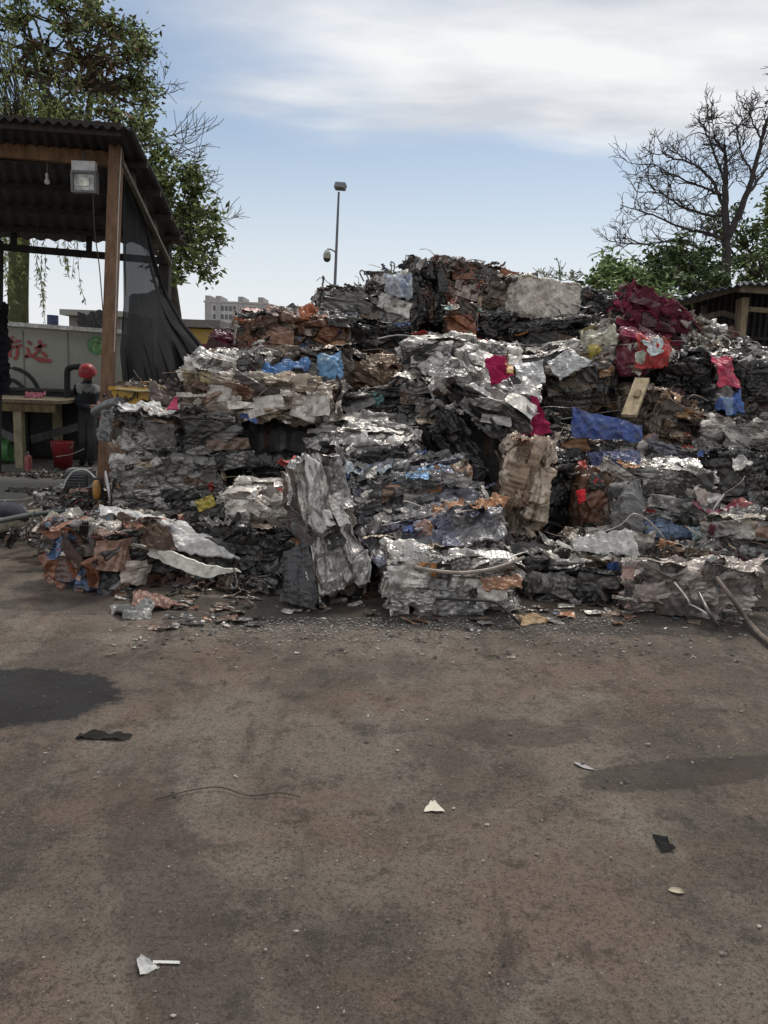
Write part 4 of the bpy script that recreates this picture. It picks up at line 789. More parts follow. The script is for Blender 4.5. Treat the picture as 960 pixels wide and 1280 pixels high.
o_ = P(59, 231, 9.4); mb = MB(); mb.lathe([(.001, 0), (.024, .012), (.030, .035), (.02, .06), (.016, .075), (.016, .12), (.001, .125)], o_, 14, (.62, .62, .6, 0)); adopt(mb.build('bulb', M_CLEAN), bu)
tube_thing('power_cable', 'cable', 'thin cable dangling from the floodlight down to the floor behind', [P(116, 243, 9.2), P(118, 290, 9.6), P(124, 330, 10), P(128, 380, 10.4), P(131, 430, 10.8)], .007, (.13, .10, .07), M_PLAIN, 5)
tube_thing('post_wire', 'cable', 'thin pale cable running down the right face of the brown shed post', [P(152, 184, 9.12), P(149, 240, 9.12), P(147, 300, 9.12), P(145, 380, 9.12), P(143, 440, 9.12)], .006, (.45, .42, .38), M_PLAIN, 5)

# ------------------------------------------------------------------ white wall with red writing
Yw = 14.5
wl = empty('painted_wall', G(60, 574), 'grubby white board wall with red brushed writing behind the workbench', 'wall')
A_, B_ = P(-220, 388, Yw), P(190, 417, Yw)
mb = MB(); n_ = 40
top = np.array([tuple(A_ + (B_ - A_) * (k / n_)) for k in range(n_ + 1)]); botm = top.copy(); botm[:, 2] = 0
bk = np.array([0, .12, 0])
mb.grid(np.stack([top, botm]), (.36, .36, .31, 0)); mb.grid(np.stack([botm + bk, top + bk]), (.3, .3, .27, 0)); mb.grid(np.stack([top + bk, top]), (.4, .4, .36, 0))
adopt(mb.build('board', M_BUILD), wl)
mb = MB(); mb.bar(P(-220, 388.5, Yw - .06), P(190, 417.5, Yw - .06), .10, .07, (.62, .62, .58, 0)); adopt(mb.build('coping', M_CLEAN), wl)
for px in (-60, 28, 84, 140):
    q = P(px, 410, Yw - .012); mb = MB(); mb.box((q.x, Yw - .006, 1.1), (.02, .012, 2.15), (.22, .22, .19, 0)); adopt(mb.build('joint_strip', M_BUILD), wl)
def stroke(mb, pts, w0, w1, col, Y, oy):
    pts = [P(oy[0] + x / 6.857, oy[1] + y / 6.857, Y) for x, y in pts]; n = len(pts); p = np.array([tuple(q) for q in pts])
    T = np.linspace(0, n - 1, n * 7); q = np.stack([np.interp(T, range(n), p[:, k]) for k in range(3)], -1)
    for _ in range(3): q[1:-1] = .25 * q[:-2] + .5 * q[1:-1] + .25 * q[2:]
    d = np.gradient(q, axis=0); nn = np.stack([-d[:, 2], 0 * d[:, 0], d[:, 0]], -1); nn /= np.linalg.norm(nn, axis=1)[:, None] + 1e-9
    t = np.linspace(0, 1, len(q)); w = (w0 + (w1 - w0) * t) * (1 + .35 * np.sin(t * 17 + w0 * 900) * .6) * np.clip(np.minimum(t, 1 - t) * 9 + .35, 0, 1)
    s = w[:, None] * nn * .5; mb.grid(np.stack([q + s, q - s]), (*col, 0))
RED = (.33, .035, .03); GRN = (.11, .34, .09)
mb = MB(); O_ = (0, 400)
for pts, w0, w1 in (
    ([(60, 178), (100, 150), (118, 140)], .05, .03), ([(66, 230), (96, 200), (112, 178)], .05, .03), ([(84, 215), (84, 270), (80, 318)], .045, .06),
    ([(100, 190), (150, 180), (182, 176)], .05, .04), ([(96, 232), (150, 222), (196, 216)], .05, .05), ([(150, 222), (148, 280), (134, 335), (108, 318)], .065, .03),
    ([(232, 178), (268, 208)], .04, .07), ([(216, 240), (245, 248), (240, 290), (218, 318)], .04, .055),
    ([(206, 322), (262, 300), (330, 338), (440, 352)], .045, .085), ([(288, 244), (340, 228), (396, 214)], .04, .055),
    ([(336, 172), (346, 215), (322, 272), (282, 306)], .07, .04), ([(336, 258), (372, 288), (398, 318)], .035, .07)):
    stroke(mb, pts, w0, w1, RED, Yw - .016, O_)
adopt(mb.build('red_writing', M_CLEAN), wl)
cc_ = P(825 / 6.857, 400 + 216 / 6.857, Yw - .014); mb = MB(); an_ = np.linspace(0, 2 * np.pi, 33)
ring = lambda r, dy=0: np.array([[cc_.x + r * math.cos(a) * 1.05 * (1 + .04 * math.sin(3 * a)), cc_.y + dy, cc_.z + r * math.sin(a)] for a in an_])
mb.grid(np.stack([ring(.13), ring(.001)]), (.20, .38, .14, 0)); mb.grid(np.stack([ring(.155, -.003), ring(.115, -.003)]), (.06, .25, .06, 0))
for pts in ([(800, 175), (785, 200)], [(790, 188), (850, 182), (832, 205)], [(780, 205), (870, 200)], [(790, 205), (784, 262)], [(810, 222), (850, 220), (848, 242), (812, 244)], [(812, 225), (812, 262), (868, 262), (872, 248)]):
    stroke(mb, pts, .014, .014, (.04, .22, .05), Yw - .020, O_)
adopt(mb.build('green_round_mark', M_CLEAN), wl)

# ------------------------------------------------------------------ workbench and the things round it
wb = empty('workbench', G(24, 592), 'rough timber workbench with a pale post leg at the left edge', 'workbench')
lt = P(23, 507, 12.4); TBL = (.23, .19, .13, 0); LEGC = (.33, .29, .19, 0)
mb = MB(); mb.box((lt.x, lt.y, lt.z / 2), (.125, .12, lt.z), LEGC); adopt(mb.build('leg', M_WOOD), wb)
mb = MB(); mb.box((lt.x - 1.9, lt.y, lt.z / 2), (.125, .12, lt.z), LEGC); adopt(mb.build('leg', M_WOOD), wb)
mb = MB(); mb.box((lt.x + .1, lt.y + 1.2, lt.z / 2), (.125, .12, lt.z), LEGC); adopt(mb.build('leg', M_WOOD), wb)
mb = MB(); mb.box((lt.x - .65, lt.y + .62, lt.z + .075), (2.7, 1.5, .05), TBL); adopt(mb.build('tabletop', M_WOOD), wb)
mb = MB(); mb.box((lt.x - .7, lt.y - .06, lt.z - .02), (2.6, .04, .13), (.20, .15, .08, 0)); adopt(mb.build('apron', M_WOOD), wb)
mb = MB(); mb.bar((lt.x - 1.1, lt.y + .05, lt.z - .1), (lt.x - .02, lt.y + .09, lt.z * .42), .035, .12, (.12, .12, .12, 0)); adopt(mb.build('brace', M_WOOD), wb)
mb = MB(); mb.bar((lt.x + .05, lt.y + .3, .42), (lt.x + .6, lt.y + 1.1, .62), .04, .12, (.10, .10, .10, 0)); adopt(mb.build('brace', M_WOOD), wb)
# dark cabinet behind
cb = empty('steel_cabinet', G(70, 588), 'black steel cabinet standing behind the workbench', 'cabinet')
q = P(60, 500, 13.9); mb = MB(); mb.box((q.x - .25, 14.0, .58), (2.2, .5, 1.12), (.018, .018, .019, 0)); adopt(mb.build('carcass', M_PLAIN), cb)
for k in (-1, 1):
    mb = MB(); mb.box((q.x - .25 + k * .54, 13.73, .56), (1.02, .025, .98), (.022, .022, .024, 0)); d_ = adopt(mb.build('door', M_PLAIN), cb)
mb = MB(); mb.box((q.x - .25, 14.0, 1.16), (2.3, .6, .04), (.03, .03, .03, 0)); adopt(mb.build('worktop', M_PLAIN), cb)
# tyres leaning against the wall
def torus(mb, c, Rr, r, M, col, n=36, m=10, a0=0, a1=2 * math.pi):
    a = np.linspace(a0, a1, n); pts = np.array([[math.cos(t) * Rr, 0, math.sin(t) * Rr] for t in a]) @ np.array(M).T + np.array(c)
    mb.tube(pts, r, col, m)
for px, py, Rr, lab in ((14, 496, .50, 'large black hoop of hose leaning on the wall, the outer of two'), (8, 500, .37, 'smaller black hoop of hose nested inside the larger one')):
    mb = MB(); c_ = P(px, py, 14.2); torus(mb, c_, Rr, .035, Matrix.Identity(3), (.02, .02, .02, 0)); tag(mb.build('hose_hoop', M_PLAIN), lab, 'hose', 'hose hoops by the wall')
tube_thing('exhaust_pipe', 'pipe', 'black elbow pipe rising behind the worker', [P(84, 500, 13.5), P(84, 475, 13.5), P(84, 463, 13.5), P(88, 459, 13.5), P(100, 458, 13.5)], .05, (.015, .015, .016), M_PLAIN, 10)
litter_o = panel('pink_rag', 'rag', 'pink rag lying on the workbench', [Vector((lt.x - .15, 13.2, lt.z + .20)), Vector((lt.x + .12, 13.2, lt.z + .18)), Vector((lt.x + .12, 12.9, lt.z + .11)), Vector((lt.x - .15, 12.9, lt.z + .11))], .01, (.42, .16, .20, 0), .03, M_CLOTH, 41)
gc = empty('gas_drum', G(2, 600), 'green steel drum lying on its side under the workbench', 'drum')
q = P(2, 561, 12.9); Mx = Matrix.Rotation(R(90), 3, 'Y'); mb = MB(); mb.lathe([(.001, -.5), (.19, -.5), (.205, -.49), (.205, -.2), (.212, -.19), (.205, -.18), (.205, .17), (.212, .18), (.205, .19), (.205, .3), (.19, .31), (.18, .29), (.001, .29)], (q.x - .12, q.y, .23), 28, (.10, .30, .09, 0), Mx); adopt(mb.build('drum_body', M_CLEAN), gc)
mb = MB(); mb.lathe([(.001, .292), (.03, .292), (.03, .31), (.001, .31)], (q.x - .12, q.y, .33), 12, (.05, .05, .05, 0), Mx); adopt(mb.build('bung', M_PLAIN), gc)
ex = empty('fire_extinguisher', G(36, 591), 'small faded red extinguisher standing beside the workbench leg', 'extinguisher')
q = G(36, 591); mb = MB(); mb.lathe([(.001, 0), (.05, 0), (.052, .02), (.052, .22), (.04, .255), (.016, .27), (.001, .272)], (q.x, q.y, 0), 18, (.30, .05, .05, 0)); adopt(mb.build('cylinder', M_CLEAN), ex)
mb = MB(); mb.box((q.x, q.y, .29), (.03, .03, .05), (.1, .1, .1, 0)); mb.bar((q.x, q.y, .32), (q.x - .07, q.y, .30), .02, .015, (.03, .03, .03, 0)); adopt(mb.build('valve_handle', M_PLAIN), ex)
bk_ = empty('red_bucket', G(80, 586), 'red plastic bucket on the ground between the workbench and the worker', 'bucket')
q = G(79, 586); mb = MB(); mb.lathe([(.001, .01), (.125, .01), (.13, 0), (.165, .40), (.175, .41), (.175, .43), (.16, .43), (.125, .03), (.001, .03)], (q.x, q.y, 0), 28, (.34, .015, .03, 0)); adopt(mb.build('pail', M_CLEAN), bk_)
mb = MB(); torus(mb, (q.x, q.y, .40), .172, .004, Matrix.Rotation(R(-38), 3, 'X') @ Matrix.Rotation(R(0), 3, 'Y'), (.5, .45, .4, 0), 24, 5, math.pi, 2 * math.pi); adopt(mb.build('handle', M_PLAIN), bk_)
# black cloth at the left edge
panel('black_tarp', 'tarp', 'black tarp hanging at the left picture edge beside the white wall', [P(-30, 378, 11.5), P(6, 378, 11.5), P(14, 492, 11.4), P(-20, 492, 11.4)], .02, (.015, .015, .018, 0), .05, M_CLOTH, 42, foldf=2, cell=.03)
bar_part('post', P(-3, 300, 11.8), P(-6, 598, 11.8), .12, .12, (.03, .03, .03, 0), sh)

# ------------------------------------------------------------------ worker in a red hard hat
def build_worker():
    g = G(112, 590); px = lambda x, y, Y=13.0: P(x, y, Y)
    root = tag(bpy.data.objects.new('person', None), 'worker in a red hard hat and dark clothes bending forward behind the left stack', 'person'); 
    hip = px(109, 520, 13.0)
    J = {'pelvis': hip, 'belly': px(108.5, 508, 12.98), 'chest': px(108, 492, 12.9), 'neckb': px(109, 481, 12.8), 'neck': px(109.5, 475, 12.73), 'head': px(110.5, 468, 12.66), 'crown': px(110, 459, 12.66),
         'shl': px(99, 486, 12.95), 'ell': px(97, 505, 12.9), 'wrl': px(113, 509, 12.6), 'hal': px(119, 508, 12.5),
         'shr': px(120, 486, 12.85), 'elr': px(125, 499, 12.75), 'wrr': px(124, 507, 12.5), 'har': px(126, 509, 12.4),
         'hl': px(105, 524, 13.0), 'kl': px(104, 552, 12.9), 'al': Vector((px(104, 580, 13).x, 13.05, .09)), 'fl': Vector((px(106, 580, 13).x, 12.84, .04)),
         'hr': px(114, 524, 13.0), 'kr': px(115, 552, 12.85), 'ar': Vector((px(115, 580, 13).x, 13.0, .09)), 'fr': Vector((px(118, 580, 13).x, 12.80, .04))}
    rad = {'pelvis': .150, 'belly': .145, 'chest': .165, 'neckb': .095, 'neck': .055, 'head': .085, 'crown': .080, 'shl': .082, 'ell': .055, 'wrl': .040, 'hal': .032, 'shr': .082, 'elr': .055, 'wrr': .040, 'har': .032,
           'hl': .105, 'kl': .075, 'al': .060, 'fl': .045, 'hr': .105, 'kr': .075, 'ar': .060, 'fr': .045}
    names = list(J); E = [('pelvis','belly'),('belly','chest'),('chest','neckb'),('neckb','neck'),('neck','head'),('head','crown'),('chest','shl'),('shl','ell'),('ell','wrl'),('wrl','hal'),('chest','shr'),('shr','elr'),('elr','wrr'),('wrr','har'),
         ('pelvis','hl'),('hl','kl'),('kl','al'),('al','fl'),('pelvis','hr'),('hr','kr'),('kr','ar'),('ar','fr')]
    # five fingers per hand, short chains rooted in the palm
    for side, pl in (('l', 'hal'), ('r', 'har')):
        dir_ = (J[pl] - J['wr' + side]).normalized(); sdv = dir_.cross(Vector((0, 0, 1))).normalized()
        for k in range(5):
            ln_ = (.055, .075, .08, .075, .06)[k]; s0 = (-.045 if k == 0 else -.028 + .018 * (k - 1))
            b0 = J[pl] + sdv * s0 - dir_ * (.03 if k == 0 else 0); m_ = b0 + dir_ * ln_ * .55 + sdv * (-.03 if k == 0 else 0); e_ = m_ + dir_ * ln_ * .35 + Vector((0, 0, -.03))
            for nm, v in (('a', b0), ('b', m_), ('c', e_)): J[f'{side}{k}{nm}'] = v; rad[f'{side}{k}{nm}'] = .011 if nm == 'a' else .0095; names.append(f'{side}{k}{nm}')
            E += [(pl, f'{side}{k}a'), (f'{side}{k}a', f'{side}{k}b'), (f'{side}{k}b', f'{side}{k}c')]
    me = bpy.data.meshes.new('body'); ix = {n: i for i, n in enumerate(names)}
    me.from_pydata([tuple(J[n]) for n in names], [(ix[a], ix[b]) for a, b in E], []); ob = bpy.data.objects.new('body', me); COL.objects.link(ob)
    sk = ob.modifiers.new('skin', 'SKIN'); ob.modifiers.new('sub', 'SUBSURF').levels = 2; ob.modifiers['sub'].render_levels = 2
    for i, n in enumerate(names): me.skin_vertices[0].data[i].radius = (rad[n], rad[n] * (.72 if n in ('chest', 'belly', 'pelvis') else 1)); me.skin_vertices[0].data[i].use_root = (n == 'pelvis')
    dg = bpy.context.evaluated_depsgraph_get(); m2 = bpy.data.meshes.new_from_object(ob.evaluated_get(dg)); bpy.data.objects.remove(ob)
    at = m2.attributes.new('Col', 'FLOAT_COLOR', 'FACE'); cols = []
    for p_ in m2.polygons:
        c = p_.center
        hl_ = min((c - J['hal']).length, (c - J['har']).length); z = c.z
        if hl_ < .12: k = (.34, .20, .15, 0)
        elif (c - J['head']).length < .16 and c.z > J['neck'].z: k = (.20, .12, .09, 0)
        elif z < .12: k = (.02, .02, .02, 0)
        elif z < hip.z + .05: k = (.065, .065, .068, 0)
        elif (c - J['neckb']).length < .23 and c.z > J['chest'].z + .02 and c.z < J['neckb'].z + .015: k = (.26, .27, .26, 0)
        else: k = (.042, .045, .050, 0)
        cols += k
    at.data.foreach_set('color', cols); m2.materials.clear(); m2.materials.append(M_CLOTH)
    for p_ in m2.polygons: p_.use_smooth = True
    body = bpy.data.objects.new('body', m2); COL.objects.link(body); root.location = (hip.x, 13.0, 0); COL.objects.link(root); adopt(body, root)
    # head details, hat, vest
    hd = J['head']; Mh = Matrix.Rotation(R(28), 3, 'X')          # looks down towards the camera side
    mb = MB(); f = hd + Mh @ Vector((0, -.09, -.02)); mb.lathe([(.001, -.028), (.012, -.022), (.016, 0), (.006, .03), (.001, .034)], f, 8, (.20, .12, .09, 0)); adopt(mb.build('nose', M_CLOTH), root)
    for s_ in (-1, 1):
        mb = MB(); mb.lathe([(.001, -.011), (.010, -.005), (.010, .005), (.001, .011)], hd + Mh @ Vector((s_ * .034, -.078, .018)), 8, (.03, .025, .02, 0)); adopt(mb.build('eye', M_PLAIN), root)
        mb = MB(); mb.lathe([(.001, -.03), (.014, -.015), (.016, .012), (.001, .03)], hd + Mh @ Vector((s_ * .088, .005, .0)), 8, (.20, .12, .09, 0)); adopt(mb.build('ear', M_CLOTH), root)
    mb = MB(); mb.box(hd + Mh @ Vector((0, -.082, -.052)), (.045, .01, .008), (.12, .05, .05, 0), Mh); adopt(mb.build('mouth', M_PLAIN), root)
    hc = hd + Vector((-.005, -.015, .012)); mb = MB(); REDH = (.50, .03, .035, 0)
    mb.lathe([(.128, -.008), (.140, -.004), (.136, .012), (.134, .03), (.126, .075), (.105, .115), (.07, .142), (.03, .153), (.001, .155)], hc, 28, REDH, Mh); hat = adopt(mb.build('hard_hat', M_CLEAN), root)
    mb = MB(); brim = []
    for t in np.linspace(-1.35, 1.35, 15):
        brim.append([tuple(hc + Mh @ Vector((math.sin(t) * r, -math.cos(t) * r, z))) for r, z in ((.132, .010), (.150, .004), (.132 + .075 * math.cos(t), -.014), (.132 + .075 * math.cos(t), -.020), (.128, -.002))])
    mb.grid(np.array(brim), REDH, True); b_ = mb.build('brim', M_CLEAN); b_.parent = hat; b_.matrix_parent_inverse = Matrix.Translation(-root.location) 
    mb = MB(); mb.tube([tuple(hc + Mh @ Vector((0, -.134 * math.cos(t), .156 * math.sin(t) + .002))) for t in np.linspace(.25, 2.8, 16)], .009, (.44, .025, .03, 0), 8); r_ = mb.build('ridge', M_CLEAN); r_.parent = hat; r_.matrix_parent_inverse = Matrix.Translation(-root.location)
    return root
build_worker()
tube_thing('large_pipe', 'pipe', 'grey steel pipe end pointing up right beside the worker\'s hand', [P(120, 515, 8.2), P(134, 507, 7.9), P(149, 503, 7.6)], .055, (.10, .105, .10), M_SCRAP, 16)
panel('grey_duct', 'sheet metal', 'grey bent sheet hanging below the steel pipe end on the left stack', quad([(128, 512), (150, 508), (140, 552), (123, 550)], [7.5, 7.4, 7.3, 7.4]), .01, (.15, .15, .15, .1), .02, M_SCRAP, 43)

# yellow machine part and sheets on the left stack
yb = empty('yellow_bucket', P(170, 500, 8.4), 'scuffed yellow steel bin with black tools on it behind the left stack', 'bin')
q0, q1 = P(140, 494, 8.4), P(196, 494, 8.4); mb = MB(); hh = 14 * 8.4 / F * 1.5; cx_ = (q0.x + q1.x) / 2; w_ = q1.x - q0.x
pr = np.array([[-.5, .5], [-.46, .1], [-.38, -.35], [-.2, -.5], [.5, -.5], [.5, .5]])
fr_ = [(cx_ + a * w_, 8.35, q0.z + b_ * hh) for a, b_ in pr]; bk2 = [(x, 8.8, z) for x, y, z in fr_]
mb.add(fr_ + bk2, [[0,1,2,3,4,5], [11,10,9,8,7,6]] + [[i, i + 6, (i + 1) % 6 + 6, (i + 1) % 6] for i in range(6)], (.62, .36, .03, 0)); adopt(mb.build('shell', M_SCRAP), yb)
mb = MB(); mb.box((cx_, 8.33, q0.z + hh * .42), (w_ * 1.02, .04, .035), (.46, .26, .02, 0)); adopt(mb.build('rim', M_SCRAP), yb)
tube_thing('steel_rod', 'steel rod', 'thin pale rod lying over the yellow steel bin, the left one', [P(146, 486, 8.3), P(176, 489, 8.25), P(204, 488, 8.3)], .014, (.50, .42, .22), M_SCRAP)
tube_thing('steel_rod', 'steel rod', 'thin buff rod rising over the right end of the yellow steel bin', [P(168, 480, 8.5), P(186, 477, 8.5), P(212, 487, 8.3)], .012, (.40, .30, .20), M_SCRAP)
panel('white_sheet', 'sheet', 'loose white sheet lying along the top bale of the left stack', quad([(150, 506), (226, 508), (228, 517), (150, 518)], [7.6, 7.6, 7.2, 7.2]), .01, (.66, .66, .64, 0), .02, M_CLEAN, 44)
panel('pink_wedge', 'plastic sheet', 'hot pink wedge left of the long pale tan bale', quad([(220, 494), (222, 494), (222, 512), (208, 512)], [7.3, 7.3, 7.15, 7.15]), .01, (.60, .05, .14, 0), .01, M_CLEAN, 45)
panel('brown_scrap', 'scrap', 'brownish scrap between the yellow bin and the pink wedge', quad([(186, 488), (222, 484), (222, 508), (190, 506)], [8.0, 8.0, 7.7, 7.7]), .01, (.14, .10, .085, 0), .05, M_SCRAP, 46)

# ------------------------------------------------------------------ bumpers and junk on the left
def bumper(label, pts, w, col, name='car_bumper', cat='car bumper'):
    P0 = np.array([tuple(p) for p in pts]); T = np.linspace(0, 1, 40); t = np.linspace(0, 1, len(P0)); q = np.stack([np.interp(T, t, P0[:, k]) for k in range(3)], -1)
    for _ in range(8): q[1:-1] = .25 * q[:-2] + .5 * q[1:-1] + .25 * q[2:]
    prof = np.array([(-.5, .10), (-.42, -.12), (-.1, -.24), (.25, -.2), (.46, -.02), (.5, .2), (.42, .16), (.2, -.06), (-.1, -.10), (-.36, .0), (-.44, .12)]) * w
    ta = np.clip(np.minimum(T, 1 - T) * 6 + .45, 0, 1)
    Q = np.array([[(c[0], c[1] + b * k, c[2] + a * k) for a, b in prof] for c, k in zip(q, ta)])
    mb = MB(); mb.grid(Q, (*col, 0), True, closed=True); return tag(mb.build(name, M_CLEAN), label, cat, 'bumpers and trims lying at the left')
g1 = lambda x, y, z: G(x, y, z)
bumper('long cream bumper beam lying on the ground at the left edge', [g1(-90, 664, .16), g1(-20, 658, .17), (g1(30, 650, .18)), g1(66, 646, .20)], .17, (.44, .40, .30))
bumper('dark navy bumper with a rounded end above the cream beam', [g1(-90, 642, .30), g1(-20, 638, .30), g1(15, 638, .29), g1(36, 645, .26)], .15, (.035, .035, .06))
bumper('white bumper strip between the navy bumper and the grey hose', [g1(-90, 652, .24), g1(-20, 648, .24), g1(10, 644, .23), g1(24, 642, .22)], .09, (.55, .55, .52))
bumper('black bumper lying lowest at the left edge under the cream beam', [g1(-90, 672, .06), g1(-20, 668, .07), g1(30, 664, .07), g1(74, 658, .08)], .12, (.02, .02, .022))
bumper('white and dark bumper standing on end against the left stack', [P(131, 592, 6.9), P(134, 605, 6.8), P(137, 620, 6.75), P(138, 628, 6.75)], .10, (.45, .45, .46))
tube_thing('grey_hose', 'hose', 'grey hose sweeping over the bumpers to the heap', [g1(-40, 660, .28), g1(10, 649, .30), g1(40, 643, .30), g1(80, 639, .28), g1(112, 638, .25)], .024, (.09, .105, .10), M_PLAIN)
tube_thing('dark_pipe', 'pipe', 'dark bar lying diagonally between the bumpers and the crushed hood', [g1(84, 662, .10), g1(104, 650, .2), g1(120, 638, .3)], .02, (.12, .12, .12), M_SCRAP)
mr_ = empty('broken_monitor', G(100, 625), 'broken grey plastic casing with a slatted back on the scrap at the left', 'monitor')
q = P(101, 603, 7.6); mb = MB(); mb.box(q, (.23, .18, .22), (.10, .105, .11, 0)); adopt(mb.build('case', M_PLAIN), mr_)
mb = MB(); mb.box(q + Vector((0, -.095, .0)), (.20, .02, .17), (.03, .03, .032, 0)); 
for k in range(6): mb.box(q + Vector((0, -.11, -.07 + k * .028)), (.17, .012, .010), (.09, .09, .10, 0))
adopt(mb.build('vent_panel', M_PLAIN), mr_)
mb = MB(); mb.box(q + Vector((0, 0, .12)), (.20, .15, .03), (.20, .20, .20, 0)); adopt(mb.build('lid', M_PLAIN), mr_)
tl_ = empty('tail_lamp', P(121, 613, 6.9), 'orange lamp housing beside the upright bumper on the left', 'lamp housing')
q = P(121, 612, 6.9); mb = MB(); mb.lathe([(.001, -.085), (.025, -.08), (.036, -.03), (.034, .04), (.02, .08), (.001, .085)], q, 9, (.42, .19, .035, 0)); adopt(mb.build('lens', M_CLEAN), tl_); mb = MB(); mb.box(q + Vector((.0, .05, .0)), (.07, .04, .19), (.03, .03, .03, 0)); adopt(mb.build('backing', M_PLAIN), tl_)
tube_thing('white_cable', 'cable', 'white cable looping over the broken casing', [P(76, 625, 7.4), P(82, 600, 7.4), P(92, 588, 7.4), P(108, 586, 7.4), P(122, 600, 7.2), P(126, 626, 7.0)], .007, (.55, .55, .52), M_PLAIN, 6)
tube_thing('white_cable', 'cable', 'white cable trailing along the ground from the left edge', [g1(-20, 625, .02), g1(30, 625, .02), g1(56, 617, .02), g1(80, 604, .03)], .007, (.50, .50, .44), M_PLAIN, 6)
tube_thing('white_cable', 'cable', 'grey wire across the red bucket towards the worker', [P(70, 571, 12.3), P(90, 568, 12.3), P(105, 561, 12.3)], .006, (.42, .38, .32), M_PLAIN, 6)
rs = np.random.RandomState(77)
def scrap_pile(name, label, cx, cy, sx, sy, Y, n, pals, ln=(.05, .22)):
    mb = MB()
    for k in range(n):
        q = P(cx + rs.normal() * sx * .45, cy + abs(rs.normal()) * 0 + rs.uniform(-1, 1) * sy * .5, Y + rs.uniform(-.25, .25)); 
        if q.z < .02: q.z = rs.uniform(.01, .05)
        if rs.rand() < .86:
            A = frame_from((0, -.6, .6), rs, .7, (1, 0, 0)); mb.grid(sheet(rs, rs.uniform(*ln), rs.uniform(.02, .10), .018, .02, rs.uniform(-1, 1)) @ A.T + np.array(q), pick(rs.choice(pals), 1, rs)[0])
        else:
            d = rs.normal(size=3) * .09; mb.tube(wiggle(rs, np.array(q) - d, np.array(q) + d, .15, 10), rs.uniform(.0025, .007), pick(rs.choice(pals), 1, rs)[0], 5)
    return tag(mb.build(name, M_SCRAP), label, None, None, 'stuff')
scrap_pile('scrap_debris', None, 92, 628, 46, 34, 7.5, 260, ['silver', 'dark', 'mixed', 'grey'])
scrap_pile('scrap_debris', None, 60, 600, 60, 6, 11.5, 60, ['dark', 'mixed', 'brown'])
scrap_pile('scrap_debris', None, 90, 668, 70, 14, 6.5, 160, ['dark', 'mixed', 'brown', 'grey'])
scrap_pile('scrap_debris', None, 178, 500, 40, 10, 8.6, 60, ['dark', 'mixed', 'black'])
scrap_pile('scrap_debris', None, 186, 484, 34, 8, 8.6, 70, ['dark', 'tan', 'brown'])
scrap_pile('scrap_debris', None, 900, 440, 40, 26, 9.0, 150, ['silver', 'mixed', 'grey', 'tan'])
scrap_pile('scrap_debris', None, 560, 332, 60, 10, 9.8, 90, ['dark', 'brown', 'rust', 'grey'])
scrap_pile('scrap_debris', None, 460, 362, 40, 10, 9.7, 60, ['dark', 'grey'])
scrap_pile('scrap_debris', None, 860, 690, 80, 20, 6.2, 200, ['dark', 'mixed', 'tan', 'slate', 'brown'])
scrap_pile('scrap_debris', None, 320, 740, 90, 24, 5.9, 200, ['dark', 'grey', 'rust', 'black'])

# ------------------------------------------------------------------ light pole with camera
lp = empty('lamp_post', P(418, 500, 22), 'tall thin light pole with a dome camera behind the heap', 'lamp post')
tp = P(423.5, 240, 22); dn = P(418, 370, 22); low = tp + (dn - tp) * (tp.z / (tp.z - dn.z))
mb = MB(); mb.tube([low, dn, tp], [.05, .042, .028], (.16, .17, .19, 0), 10); adopt(mb.build('pole', M_PLAIN), lp)
q = P(425.5, 233, 22); Mt = Euler((R(-25), R(6), R(-20))).to_matrix(); mb = MB(); mb.box(q, (.28, .16, .15), (.19, .20, .19, 0), Mt); hd_ = adopt(mb.build('lamp_head', M_PLAIN), lp)
mb = MB(); mb.box(q + Mt @ Vector((.01, -.03, -.085)), (.25, .14, .03), (.04, .04, .045, 0), Mt); b_ = mb.build('lens', M_PLAIN); b_.parent = hd_; b_.matrix_parent_inverse = Matrix.Translation(-lp.location)
mb = MB(); mb.tube([P(420.6, 318, 22), P(418, 314, 22), P(413, 311.5, 22), P(409.5, 311.5, 22), P(409, 314, 22)], .02, (.2, .2, .2, 0), 8); adopt(mb.build('bracket', M_PLAIN), lp)
q = P(408.7, 325, 22); mb = MB(); mb.lathe([(.001, .25), (.05, .245), (.075, .20), (.10, .16), (.105, .08), (.10, .04)], q, 16, (.42, .43, .36, 0)); dc = adopt(mb.build('camera_housing', M_CLEAN), lp)
mb = MB(); mb.lathe([(.098, .04), (.085, -.01), (.05, -.045), (.001, -.06)], q, 16, (.03, .03, .03, 0)); adopt(mb.build('camera_dome', M_CLEAN), lp)

# ------------------------------------------------------------------ far apartment block
Ya = 300.0
ab = empty('apartment_block', G(290, 480), 'distant pale grey apartment block with four stair towers on its roof', 'building')
xl, xr = P(256, 380, Ya).x, P(334, 380, Ya).x; zt = P(290, 379, Ya).z; CW = (.50, .49, .48, 0); CD = (.36, .35, .35, 0)
mb = MB(); mb.box(((xl + xr) / 2, Ya + 7, zt / 2), (xr - xl, 14, zt), CW); adopt(mb.build('wall', M_BUILD), ab)
for k, px in enumerate((260, 273, 301, 326)):
    q = P(px, 375, Ya); mb = MB(); mb.box((q.x, Ya + 6, zt / 2 + 1.2), (1.9, 12.6, zt + 2.4), CD); adopt(mb.build('stair_tower', M_BUILD), ab)
mb = MB(); mb.box(((xl + xr) / 2, Ya + 7, zt + .3), (xr - xl + .8, 14.8, .6), (.42, .41, .40, 0)); adopt(mb.build('parapet', M_BUILD), ab)
for r_ in range(4):
    for px in range(258, 334, 5):
        if min(abs(px - t) for t in (260, 273, 301, 326)) < 4: continue
        q = P(px, 380, Ya); z = zt - 1.9 - 3.0 * r_
        mb = MB(); mb.box((q.x, Ya - .02, z), (1.0, .16, 1.7), (.11, .12, .14, 0)); w__ = adopt(mb.build('window', M_CLEAN), ab)

